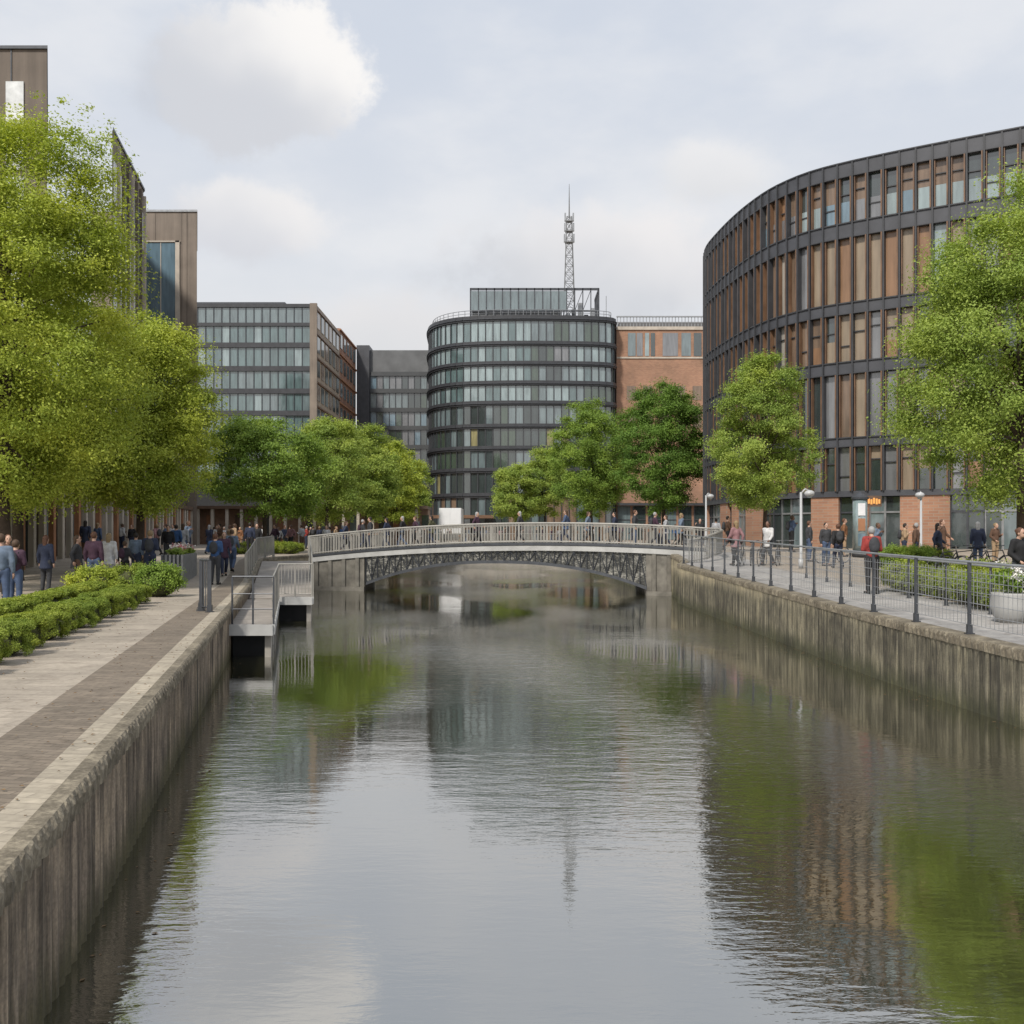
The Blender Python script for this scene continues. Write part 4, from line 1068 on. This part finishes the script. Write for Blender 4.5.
# ------------------------------------------------------------------ planter with flowers on the left, white pot on the right
pl = thing('flower_planter', (-12.6, 39, zl(39)), 'dark slatted planter topped with pink and white flowers beside the left towpath', 'planter')
a, b = (-11.35, 34.6), (-12.15, 38.6); sb = MB(); n = seg_normal(b, a); n = n if n[0] > 0 else (-n[0], -n[1])
MB().obox(a, b, n, -.7, -.06, .0, 1.0).build('trough', 'steel_dark', pl)
q = resample([a, b], .16)
for p0, p1 in zip(q[::2], q[1::2]): sb.obox(p0, p1, n, -.05, -.01, .02, 1.02)
qf = resample([(a[0] - .03, a[1] - .15), (a[0] - .72, a[1] - .15)], .14)
for p0 in qf: sb.box(p0[0] - .035, p0[0] + .035, p0[1] + .02, p0[1] + .08, .02, 1.02)
sb.build('slats', 'steel_pale', pl)
rg = np.random.default_rng(3)
def oncl(k, hz_): 
    t = rg.random(k); return np.stack([a[0] + (b[0] - a[0]) * t - .35 + rg.normal(size=k) * .12, a[1] + (b[1] - a[1]) * t, hz_ + rg.random(k) * .18], 1)
for nm, mt, k, n_, hz_, sz in (('foliage', 'leaf_mid', 40, 6000, 1.03, .04), ('flowers', 'petal_pink', 60, 500, 1.16, .04), ('flowers', 'petal_white', 40, 350, 1.18, .04)):
    me = leafmesh(nm, oncl(k, hz_) - np.array(pl.location), np.full(k, .13), n_, sz, mt, k); o = bpy.data.objects.new(nm, me); COL.objects.link(o); o.parent = pl; o['kind'] = 'stuff'
pt = thing('plant_pot', (X(1011, 18.5), 18.5, zr(18)), 'large round pale pot with a pale flowering plant at the right edge', 'plant pot')
prof = [(0, 0), (.20, 0), (.30, .12), (.36, .34), (.33, .52), (.34, .56), (.29, .56), (.27, .48), (0, .47)]
pm = MB(); sg = 24
for r_, z_ in prof:
    for j in range(sg): pm.v.append((pt.location.x + r_ * math.cos(j * 2 * math.pi / sg), 18.5 + r_ * math.sin(j * 2 * math.pi / sg), pt.location.z + z_))
for i in range(len(prof) - 1):
    for j in range(sg): pm.f.append((i * sg + j, i * sg + (j + 1) % sg, (i + 1) * sg + (j + 1) % sg, (i + 1) * sg + j))
pm.build('pot', 'fascia_concrete', pt, True)
for nm, mt, n_, sz in (('foliage', 'leaf_olive', 2500, .035), ('flowers', 'petal_white', 900, .025)):
    k = 16; P = rg.normal(size=(k, 3)) * np.array([.16, .16, .12]) + np.array([0, 0, .78]); me = leafmesh(nm, P, np.full(k, .14), n_, sz, mt, k + n_); o = bpy.data.objects.new(nm, me); COL.objects.link(o); o.parent = pt; o['kind'] = 'stuff'

# ------------------------------------------------------------------ lamps, kiosk, sign, lorry
def lamp(label, x, y, z, h, arm):
    t = thing('street_lamp', (x, y, z), label, 'street lamp', 'street lamps on the right quay')
    MB().tube([(x, y, z), (x, y, z + .35), (x, y, z + .36), (x, y, z + h)], [.09, .09, .055, .045], 10).build('post', 'lamp_white', t, True)
    MB().tube([(x, y, z + h - .05), (x + arm * .5, y, z + h + .12), (x + arm, y, z + h + .05)], .03, 8).build('arm', 'lamp_white', t, True)
    hd = MB(); hd.ball((x + arm, y, z + h - .05), (.2, .2, .13), 14, 8); hd.build('lamp_head', 'lamp_white', t, True)
    MB().tube([(x + arm, y, z + h - .22), (x + arm, y, z + h - .14)], .09, 10).build('lens', 'glass_pale', t, True)
lamp('pale street lamp with short arm beside the lone pointed tree', X(801, 38), 38, zr(38), 2.9, .32)
lamp('pale street lamp with round head in front of the brick ground floor', X(921, 43), 43, zr(43), 2.9, -.05)
lamp('pale street lamp below the deep green tree near the bridge end', X(706, 56), 56, zr(56), 3.0, .25)
kk = thing('poster_column', (X(860, 45), 45, zr(45)), 'pale round poster column beside the orange lit sign', 'poster column')
kx, kz = kk.location.x, kk.location.z
MB().tube([(kx, 45, kz), (kx, 45, kz + .25)], .36, 20).build('plinth', 'steel_dark', kk, True)
MB().tube([(kx, 45, kz + .25), (kx, 45, kz + 2.6)], .32, 20).build('drum', 'glass_pale', kk, True)
MB().tube([(kx, 45, kz + 2.6), (kx, 45, kz + 2.68), (kx, 45, kz + 2.95)], [.38, .38, .04], 20).build('cap', 'steel_dark', kk)
for i in range(3): MB().box(kx - .2, kx + .12, 44.66, 44.675, kz + .5 + i * .68, kz + 1.05 + i * .68).build('poster', ['glass_blue', 'terracotta', 'white_paint'][i], kk)
t = NT('lit_orange'); t.set(Base_Color=(.5, .22, .06, 1), Emission_Color=(1, .45, .12, 1), Emission_Strength=.55); M['lit_orange'] = t.m
sg_ = thing('lit_sign', (X(872, 56), 55.6, 3.2), 'small glowing orange shop sign over an entrance of the brick ground floor', 'sign')
MB().box(X(864, 55.6), X(881, 55.6), 55.5, 55.6, 3.28, 3.88).build('sign_box', 'brown_metal', sg_)
for i in range(6): MB().box(X(865.2, 55.5) + i * .145, X(865.2, 55.5) + i * .145 + .10, 55.47, 55.497, 3.40 + (i % 2) * .04, 3.76 - (i % 3) * .04).build('lit_strip', 'lit_orange', sg_)

def lorry(x, y, z):
    t = thing('box_lorry', (x, y, z), 'white box lorry seen from behind beyond the footbridge', 'lorry')
    W2 = 1.25
    MB().box(x - W2, x + W2, y, y + 6, z + 1.0, z + 3.95).build('box_body', 'white_paint', t)
    d = MB(); d.box(x - W2 + .06, x - .01, y - .03, y - .002, z + 1.1, z + 3.85); d.build('rear_door', 'white_paint', t)
    d = MB(); d.box(x + .01, x + W2 - .06, y - .03, y - .002, z + 1.1, z + 3.85); d.build('rear_door', 'white_paint', t)
    MB().box(x - .9, x + .9, y + .1, y + 7.8, z + .65, z + .98).build('chassis', 'steel_dark', t)
    MB().box(x - 1.15, x + 1.15, y + 6.2, y + 8.0, z + .7, z + 2.9).build('cab', 'white_paint', t)
    MB().box(x - 1.0, x + 1.0, y + 8.0, y + 8.03, z + 1.7, z + 2.6).build('windscreen', 'glass_dark', t)
    for yy_ in (y + 1.3, y + 6.9):
        for s in (-1, 1):
            wh = MB().tube([(x + s * .85, yy_, z + .45), (x + s * 1.15, yy_, z + .45)], .45, 18).build('wheel', 'rubber', t)
            MB().tube([(x + s * 1.152, yy_, z + .45), (x + s * 1.17, yy_, z + .45)], .24, 14).build('rim', 'steel_pale', wh)
    for s in (-1, 1): MB().box(x + s * 1.05 - .1, x + s * 1.05 + .1, y - .02, y + .1, z + .75, z + .9).build('tail_light', 'terracotta', t)
    MB().box(x - 1.1, x + 1.1, y - .1, y, z + .5, z + .62).build('bumper', 'steel_dark', t)
lorry(X(450, 113), 113, .8)

# ------------------------------------------------------------------ bicycles
def bicycle(label, group):
    t = thing('bicycle', (0, 0, 0), label, 'bicycle', group)
    def ring(cx, r, rt, seg=24, mseg=6):
        m = MB(); 
        for i in range(seg):
            a = 2 * math.pi * i / seg
            for j in range(mseg):
                b_ = 2 * math.pi * j / mseg; rr_ = r + rt * math.cos(b_)
                m.v.append((cx + rr_ * math.cos(a), rt * math.sin(b_), .34 + rr_ * math.sin(a)))
        for i in range(seg):
            for j in range(mseg):
                A_ = i * mseg + j; B_ = i * mseg + (j + 1) % mseg; C0 = ((i + 1) % seg) * mseg + (j + 1) % mseg; D0 = ((i + 1) % seg) * mseg + j
                m.f.append((A_, B_, C0, D0))
        return m
    for cx in (-.52, .52):
        wh = bpy.data.objects.new('wheel', None); COL.objects.link(wh); wh.parent = t
        r_ = ring(cx, .31, .012).build('rim', 'chrome', wh); ring(cx, .33, .018).build('tyre', 'rubber', wh)
        sp = MB()
        for k in range(10):
            a = k * math.pi / 5; sp.tube([(cx, 0, .34), (cx + .3 * math.cos(a), 0, .34 + .3 * math.sin(a))], .003, 4)
        sp.build('spokes', 'chrome', wh)
    f = MB(); bb = (-.08, 0, .3); st = (-.2, 0, .78); hd = (.34, 0, .84); ra = (-.52, 0, .34); fa = (.52, 0, .34)
    for a_, b_ in ((bb, st), (st, hd), (bb, (.38, 0, .68)), (bb, ra), (st, ra), (hd, fa)): f.tube([a_, b_], .018, 6)
    f.build('frame', 'steel_dark', t); MB().tube([(-.2, 0, .78), (-.23, 0, .92)], .013, 6).build('seat_post', 'chrome', t)
    MB().ball((-.24, 0, .94), (.14, .07, .035), 10, 6).build('saddle', 'rubber', t)
    MB().tube([(.34, 0, .84), (.32, 0, 1.0), (.3, .0, 1.0)], .014, 6).build('stem', 'chrome', t)
    MB().tube([(.2, -.28, .99), (.32, -.2, 1.01), (.33, 0, 1.0), (.32, .2, 1.01), (.2, .28, .99)], .012, 6).build('handlebar', 'steel_dark', t)
    MB().tube([(-.08, -.03, .3), (-.08, .03, .3)], .09, 16).build('chainring', 'chrome', t)
    return t
bk0 = None
for i, (px, d, rz) in enumerate(((742, 40, 1.2), (752, 40.4, 1.25), (762, 40, 1.1), (778, 40.3, 1.2), (790, 40.6, 1.3), (832, 42, .2), (948, 33, .3), (962, 33.4, .1), (978, 33, .2), (992, 33.5, -.1))):
    g_ = 'bicycles parked under the lone pointed tree' if px < 820 else ('bicycles parked before the brick ground floor')
    lb = 'parked bicycle in the cluster under the lone pointed tree' if px < 820 else 'parked bicycle in front of the brick ground floor behind the shrub bed'
    if bk0 is None: o = bk0 = bicycle(lb, g_)
    else: o = dup(bk0); tag(o, lb, 'bicycle', g_)
    o.location = (X(px, d), d, zr(d)); o.rotation_euler = (0, 0, rz)

# ------------------------------------------------------------------ people
def remeshed(m, vox, name, smooth_it=2):
    me = bpy.data.meshes.new(name + '_raw'); me.from_pydata(m.v, [], m.f); ob = bpy.data.objects.new(name, me); COL.objects.link(ob)
    r_ = ob.modifiers.new('r', 'REMESH'); r_.mode = 'VOXEL'; r_.voxel_size = vox; s_ = ob.modifiers.new('s', 'SMOOTH'); s_.iterations = smooth_it; s_.factor = .5
    dg = bpy.context.evaluated_depsgraph_get(); res = bpy.data.meshes.new_from_object(ob.evaluated_get(dg)); res.name = name
    bpy.data.objects.remove(ob); res.shade_smooth(); return res
def limb(m, pts, rad, seg=12):
    P = [Vector(p) for p in pts]
    for a_, b_, r0_, r1_ in zip(P, P[1:], rad, rad[1:]):
        m.tube([a_, b_], [r0_, r1_], seg)
    for p, r_ in zip(P, rad): m.ball(p, r_, 12, 8)
def joints(pose):
    """faces -Y. returns dict of joints"""
    J = dict(head=(0, -.015, 1.60), neck=(0, .01, 1.46), chest=(0, .01, 1.28), waist=(0, 0, 1.06), hip=(0, 0, .93))
    for s, n in ((-1, 'l'), (1, 'r')):
        J['sh' + n] = (s * .175, .01, 1.40); J['hj' + n] = (s * .09, 0, .92)
        J['el' + n] = (s * .235, .04, 1.13); J['wr' + n] = (s * .24, -.02, .89)
        J['kn' + n] = (s * .10, -.015, .50); J['an' + n] = (s * .105, .03, .085); J['to' + n] = (s * .13, -.13, .035)
    if pose == 'walk' or pose == 'walk2':
        f = 1 if pose == 'walk' else -1
        for s, n in ((-1, 'l'), (1, 'r')):
            k = s * f
            J['kn' + n] = (s * .09, -.16 if k > 0 else -.03, .51 if k > 0 else .50)
            J['an' + n] = (s * .09, -.24 if k > 0 else .27, .09 if k > 0 else .15)
            J['to' + n] = (s * .10, -.40 if k > 0 else .15, .05 if k > 0 else .04)
            J['el' + n] = (s * .225, .16 if k > 0 else -.06, 1.15); J['wr' + n] = (s * .22, .10 if k > 0 else -.26, .93 if k > 0 else .98)
    if pose == 'phone':
        J['elr'] = (.23, -.03, 1.13); J['wrr'] = (.10, -.25, 1.20); J['head'] = (0, -.05, 1.585)
        J['ell'] = (-.25, .05, 1.13); J['wrl'] = (-.17, -.14, .96)
    if pose == 'pack':
        J['ell'] = (-.22, -.02, 1.13); J['wrl'] = (-.13, -.17, 1.28); J['elr'] = (.22, -.02, 1.13); J['wrr'] = (.13, -.17, 1.28)
        J['chest'] = (0, -.03, 1.28); J['head'] = (0, -.06, 1.585); J['neck'] = (0, -.02, 1.46)
        J['shl'] = (-.17, -.02, 1.40); J['shr'] = (.17, -.02, 1.40)
    return J
def person_parts(pose, hair, coat, pack):
    J = joints(pose); V_ = lambda k: Vector(J[k]); parts = {}
    m = MB()
    limb(m, [J['hip'], J['waist'], J['chest'], (J['neck'][0], J['neck'][1], 1.38)], [.125, .11, .135, .085]); limb(m, [J['shl'], J['shr']], [.06, .06])
    limb(m, [(J['neck'][0], J['neck'][1], 1.38), J['neck'], (J['head'][0], J['head'][1] + .01, 1.53)], [.065, .055, .055])
    h = V_('head'); m.ball(h + Vector((0, .01, .02)), (.078, .095, .105), 16, 12); m.ball(h + Vector((0, -.03, -.05)), (.055, .06, .06), 12, 8)
    m.ball(h + Vector((0, -.098, -.012)), (.012, .018, .024), 8, 6)
    for s in (-1, 1): m.ball(h + Vector((s * .08, .01, -.005)), (.012, .02, .032), 8, 6)
    for n in 'lr':
        limb(m, [J['sh' + n], J['el' + n], J['wr' + n]], [.052, .04, .028])
        limb(m, [J['hj' + n], J['kn' + n], J['an' + n]], [.085, .055, .038]); limb(m, [J['an' + n], J['to' + n]], [.04, .03])
        d = (V_('wr' + n) - V_('el' + n)).normalized(); m.ball(V_('wr' + n) + d * .055, (.026, .036, .042), 10, 8)
    body = remeshed(m, .016, 'body')
    fm = MB()
    for n, s in (('l', 1), ('r', -1)):
        wr = V_('wr' + n); d = (wr - V_('el' + n)).normalized(); cvec = Vector((s, 0, 0)); side = Vector((0, 1, 0)) if abs(d.y) < .8 else Vector((0, 0, 1))
        for i in range(4):
            b0 = wr + d * .075 + side * (-.027 + i * .018); ln = (.062, .072, .068, .052)[i]
            fm.tube([b0, b0 + d * ln * .5 + cvec * .006, b0 + d * ln + cvec * .022], [.0095, .009, .007], 6)
        b0 = wr + d * .03 - side * .03; fm.tube([b0, b0 - side * .02 + d * .02 + cvec * .008, b0 - side * .02 + d * .055 + cvec * .018], [.012, .010, .008], 6)
    f2 = bpy.data.meshes.new('f'); f2.from_pydata(fm.v, [], fm.f)
    import bmesh
    bmm = bmesh.new(); bmm.from_mesh(body); bmm.from_mesh(f2); bmm.to_mesh(body); bmm.free(); body.shade_smooth()
    parts['body'] = body
    m = MB(); m.ball(h + Vector((0, .028, .032)), (.09, .095, .108), 14, 10)
    if hair == 'long': m.ball(h + Vector((0, .07, -.06)), (.085, .05, .14), 12, 8); m.ball(h + Vector((0, .08, -.16)), (.07, .035, .09), 12, 8)
    elif hair == 'bun': m.ball(h + Vector((0, .11, .06)), .045, 10, 8)
    parts['hair'] = remeshed(m, .016, 'hair', 1)
    m = MB(); low = .72 if coat else .92
    limb(m, [(0, 0, low + .1), J['waist'], J['chest'], (J['neck'][0], J['neck'][1], 1.375)], [.165 if coat else .15, .145, .158, .10])
    if coat: m.tube([(0, 0, low), (0, 0, low + .2)], [.20, .16], 16)
    limb(m, [J['shl'], J['shr']], [.075, .075]); m.ball((J['neck'][0], J['neck'][1] + .01, 1.43), (.075, .075, .045), 12, 8)
    for s in (-1, 1): m.ball((s * .09, .01, 1.28), (.11, .115, .15), 12, 8)
    for n in 'lr': limb(m, [J['sh' + n], J['el' + n], V_('el' + n).lerp(V_('wr' + n), .9)], [.072, .06, .047])
    parts['coat' if coat else 'jacket'] = remeshed(m, .022, 'jacket')
    m = MB(); m.ball((0, .0, .92), (.155, .125, .12), 14, 10)
    for n in 'lr': limb(m, [J['hj' + n], J['kn' + n], V_('kn' + n).lerp(V_('an' + n), .92)], [.103, .075, .058])
    parts['trousers'] = remeshed(m, .02, 'trousers')
    for n in 'lr':
        m = MB(); limb(m, [V_('an' + n) + Vector((0, .03, -.035)), V_('to' + n) + Vector((0, 0, .005))], [.048, .04]); 
        parts['shoe' + n] = remeshed(m, .014, 'shoe', 1)
    for s in (-1, 1):
        m = MB().ball(h + Vector((s * .032, -.083, .012)), .012, 8, 6); me = bpy.data.meshes.new('eye'); me.from_pydata(m.v, [], m.f); parts['eye%d' % s] = me
    if pack:
        m = MB(); c_ = V_('chest'); m.ball(c_ + Vector((0, .20, -.04)), (.14, .09, .22), 14, 10); m.ball(c_ + Vector((0, .25, -.12)), (.10, .06, .10), 10, 8)
        m.tube([c_ + Vector((-.12, .14, .12)), c_ + Vector((-.12, .0, .15)), c_ + Vector((-.11, -.13, .03)), c_ + Vector((-.12, .12, -.15))], .018, 6)
        m.tube([c_ + Vector((.12, .14, .12)), c_ + Vector((.12, .0, .15)), c_ + Vector((.11, -.13, .03)), c_ + Vector((.12, .12, -.15))], .018, 6)
        parts['backpack'] = remeshed(m, .02, 'backpack', 1)
    return parts
PR = [person_parts('stand', 'short', False, False), person_parts('walk', 'short', False, True), person_parts('walk2', 'long', True, False),
      person_parts('phone', 'bun', False, False), person_parts('pack', 'short', False, True), person_parts('stand', 'long', True, False)]
HAIRN = ['short', 'short', 'long', 'tied', 'short', 'long']
PC = {'navy': (.022, .03, .06), 'black': (.014, .014, .016), 'charcoal': (.04, .042, .048), 'plum': (.055, .025, .045), 'white': (.50, .50, .50), 'light grey': (.34, .35, .37),
      'blue': (.03, .08, .20), 'red': (.26, .035, .03), 'olive': (.08, .08, .04), 'tan': (.33, .23, .14), 'teal': (.03, .13, .14), 'pink': (.26, .14, .15), 'brown': (.10, .055, .035), 'grey blue': (.12, .16, .22), 'denim': (.06, .09, .16), 'orange': (.20, .09, .04)}
for k_, c_ in PC.items(): plain('cloth_' + k_, c_, .85, .2, 9)
plain('skin_light', (.48, .30, .22), .55, .08, 6); plain('skin_dark', (.16, .085, .055), .55, .08, 6)
for k_, c_ in {'dark': (.02, .014, .01), 'brown': (.07, .04, .022), 'auburn': (.10, .045, .025), 'blond': (.24, .17, .09), 'grey': (.3, .3, .3)}.items(): plain('hair_' + k_, c_, .7, .2, 20)
USED = set()
prng = random.Random(77)
def person(px, d, proto, face, jac, tro, hair, where, z, size=1., skin='light', group=None):
    pp = PR[proto]; coat = 'coat' in pp
    verb = {0: 'standing', 1: 'walking', 2: 'walking', 3: 'standing', 4: 'standing', 5: 'standing'}[proto]
    bits = '%s %s, %s trousers, %s hair' % (jac, 'coat' if coat else 'jacket', tro, hair)
    if 'backpack' in pp: bits += ', backpack'
    lab = '%s, %s %s' % (bits, verb, where)
    USED.add(lab)
    t = thing('person', (X(px, d), d, z), lab, 'person', group, face)
    t.scale = (size,) * 3
    mm = {'body': 'skin_' + skin, 'hair': 'hair_' + hair, 'jacket': 'cloth_' + jac, 'coat': 'cloth_' + jac, 'trousers': 'cloth_' + tro, 'shoel': 'rubber', 'shoer': 'rubber', 'eye1': 'rubber', 'eye-1': 'rubber',
          'backpack': 'cloth_' + ('charcoal' if jac not in ('charcoal',) else 'plum')}
    for k_, me in pp.items():
        if k_.startswith('eye') and d > 40: continue
        nm = 'shoe' if k_.startswith('shoe') else ('eye' if k_.startswith('eye') else k_)
        if not me.materials: me.materials.append(M[mm[k_]])
        o = bpy.data.objects.new(nm, me); COL.objects.link(o); o.parent = t
        o.material_slots[0].link = 'OBJECT'; o.material_slots[0].material = M[mm[k_]]
    return t
PI = math.pi       # rotation 0 faces the viewer, PI turns the back
gL = 'people on the left promenade'
for a_ in [
    (1, 21.5, 0, PI + .2, 'grey blue', 'denim', 'brown', 'at the left picture edge', 1.0),
    (15, 22.5, 4, PI, 'plum', 'denim', 'brown', 'near the left picture edge', .93),
    (8, 27, 3, .6, 'brown', 'black', 'auburn', 'left of the near tree trunk', 1.0),
    (46, 29.5, 5, PI - .2, 'navy', 'charcoal', 'auburn', 'alone beside the near trunk', .98),
    (77, 30, 2, PI / 2 + .4, 'charcoal', 'brown', 'brown', 'behind the left hedge', .98),
    (94, 29.5, 0, PI, 'plum', 'denim', 'auburn', 'behind the left hedge', 1.04),
    (109, 33, 5, PI, 'white', 'light grey', 'blond', 'behind the left hedge', 1.02),
    (125, 34, 1, PI - .3, 'charcoal', 'black', 'brown', 'at the hedge end', .86),
    (136, 37, 0, PI, 'grey blue', 'navy', 'dark', 'at the hedge end', .98),
    (150, 34, 4, PI + .2, 'navy', 'navy', 'blond', 'bent forward at the hedge end', 1.08),
    (168, 43, 0, .3, 'black', 'charcoal', 'dark', 'left of the flower planter', 1.0),
    (176, 44, 3, PI, 'blue', 'black', 'dark', 'left of the flower planter', 1.0),
    (183, 45, 5, PI, 'light grey', 'denim', 'brown', 'behind the flower planter', 1.0),
    (215, 34, 4, PI, 'blue', 'charcoal', 'auburn', 'above the landing stage', 1.02),
    (224, 38, 2, .4, 'plum', 'navy', 'auburn', 'above the landing stage', .98),
    (232, 40, 1, PI, 'grey blue', 'denim', 'brown', 'right of the flower planter', .98),
    (250, 52, 0, PI, 'navy', 'black', 'dark', 'before the bridge approach', 1.0),
    (257, 53, 5, 0, 'black', 'charcoal', 'brown', 'before the bridge approach', .97)]:
    px, d, pr, fc, ja, tr_, ha, wh, sz = a_
    person(px, d, pr, fc, ja, tr_, ha, wh, zl(d), sz, 'light', gL)
gR = 'people on the right quay'
for a_ in [(872, 25.3, 4, PI, 'red', 'black', 'grey', 'on the right quay path', 1.0),
           (1019, 22.5, 3, .5, 'black', 'charcoal', 'auburn', 'at the right picture edge', 1.0),
           (838, 38, 1, PI, 'black', 'navy', 'auburn', 'near the poster column', .98),
           (826, 40, 0, .3, 'charcoal', 'denim', 'dark', 'near the poster column', 1.0),
           (938, 37, 2, 1.2, 'navy', 'black', 'dark', 'behind the shrub bed', 1.0),
           (700, 58, 5, 0, 'black', 'black', 'brown', 'at the footbridge right end', 1.0),
           (716, 57, 0, PI, 'light grey', 'charcoal', 'dark', 'at the footbridge right end', 1.0),
           (728, 50, 1, 1.5, 'brown', 'black', 'dark', 'left of the bicycles', 1.0)]:
    px, d, pr, fc, ja, tr_, ha, wh, sz = a_
    person(px, d, pr, fc, ja, tr_, ha, wh, zr(d), sz, 'light', gR)
names = list(PC); tros = ['black', 'navy', 'charcoal', 'denim', 'brown', 'tan']; hs = ['dark', 'brown', 'auburn', 'blond', 'grey']
def crowd(n, pxr, dr, zf, where, group, seed):
    rg_ = random.Random(seed); cnt = 0; i = 0
    while cnt < n:
        ja = rg_.choice(['navy', 'black', 'charcoal', 'black', 'plum', 'navy', 'brown'] + names); tr_ = rg_.choice(tros); ha = rg_.choice(hs); pr = rg_.randrange(6)
        lab = (where, ja, tr_, ha, pr)
        if lab in USED: continue
        USED.add(lab)
        px = lerp(pxr[0], pxr[1], (cnt + rg_.random()) / n); d = rg_.uniform(*dr)
        person(px, d, pr, rg_.uniform(0, 2 * PI), ja, tr_, ha, where, zf(X(px, d), d), rg_.uniform(.92, 1.05), rg_.choice(['light', 'light', 'dark']), group); cnt += 1
crowd(14, (60, 235), (48, 62), lambda x, y: zl(y), 'under the near left trees', 'people strolling under the left trees', 1)
crowd(26, (205, 345), (64, 92), lambda x, y: zl(y), 'before the timber arcade', 'people before the timber arcade', 2)
crowd(22, (330, 435), (98, 107), lambda x, y: zl(y), 'on the far left quay', 'people on the far left quay', 3)
crowd(30, (420, 600), (109.5, 118), lambda x, y: .8, 'beyond the canal end', 'people at the far end of the canal', 4)
crowd(16, (600, 705), (72, 96), lambda x, y: zr(y), 'under the deep green trees', 'people under the right hand trees', 5)
crowd(12, (735, 1000), (38, 50), lambda x, y: zr(y), 'before the brick ground floor', 'people before the curved building', 6)

def bridge_crowd(n, seed):
    rg_ = random.Random(seed); i = 0; used = set()
    while i < n:
        px = [346, 362, 371, 389, 402, 418, 433, 476, 520, 566, 590, 612, 634, 655, 668, 681][i] + rg_.uniform(-3, 3)
        d = 50.
        off = rg_.uniform(.8, 3.3)
        for _ in range(4): d = by_(X(px, d)) + off
        ja = rg_.choice(['navy', 'black', 'charcoal', 'plum', 'grey blue', 'brown', 'light grey', 'denim', 'olive', 'charcoal', 'navy']); tr_ = rg_.choice(tros[:4]); ha = rg_.choice(hs)
        if (ja, tr_, ha) in used: continue
        used.add((ja, tr_, ha))
        person(px, d, rg_.choice([1, 2, 1, 2, 0, 5]), rg_.choice([PI / 2, -PI / 2]) + rg_.uniform(-.3, .3), ja, tr_, ha, 'on the footbridge deck', bz(X(px, d)), rg_.uniform(.9, 1.0), 'light', 'people crossing the footbridge'); i += 1
bridge_crowd(16, 12)

# fallen leaves: too many and too small to count
fl = MB(); lr = random.Random(31)
for i in range(420):
    y = 4 + 22 * lr.random() ** 1.4
    side = lr.random()
    if side < .55: x = lerp(-3.72 - .203 * y, xl(y) - .9, lr.random() ** 2.2)
    else: x = xl(y) - .16 - .85 * lr.random() ** 1.6
    a_ = lr.uniform(0, 6.28); q = lr.uniform(.012, .026); z = zl(y) + .020; c_, s_ = math.cos(a_) * q, math.sin(a_) * q
    fl.quad((x - c_, y - s_, z), (x + s_ * .5, y - c_ * .5, z + .006), (x + c_, y + s_, z + .002), (x - s_ * .5, y + c_ * .5, z + .008))
plain('dead_leaf', (.16, .10, .045), .8, .5, 20)
tag(fl.build('fallen_leaves', 'dead_leaf'), 'small dry leaves scattered along the left path', 'leaves', None, 'stuff')
fw = MB()
for i in range(260):
    y = 6 + 32 * lr.random(); x = xl(y) + .06 + .5 * lr.random() ** 2.5 if lr.random() < .6 and y < 22 else xr(y) - .05 - .6 * lr.random() ** 2.5
    a_ = lr.uniform(0, 6.28); q = lr.uniform(.015, .035); z = WZ + .004; c_, s_ = math.cos(a_) * q, math.sin(a_) * q
    fw.quad((x - c_, y - s_, z), (x + s_ * .5, y - c_ * .5, z + .002), (x + c_, y + s_, z), (x - s_ * .5, y + c_ * .5, z + .003))
tag(fw.build('floating_leaves', 'dead_leaf'), 'small leaves floating on the water along the quay walls', 'leaves', None, 'stuff')
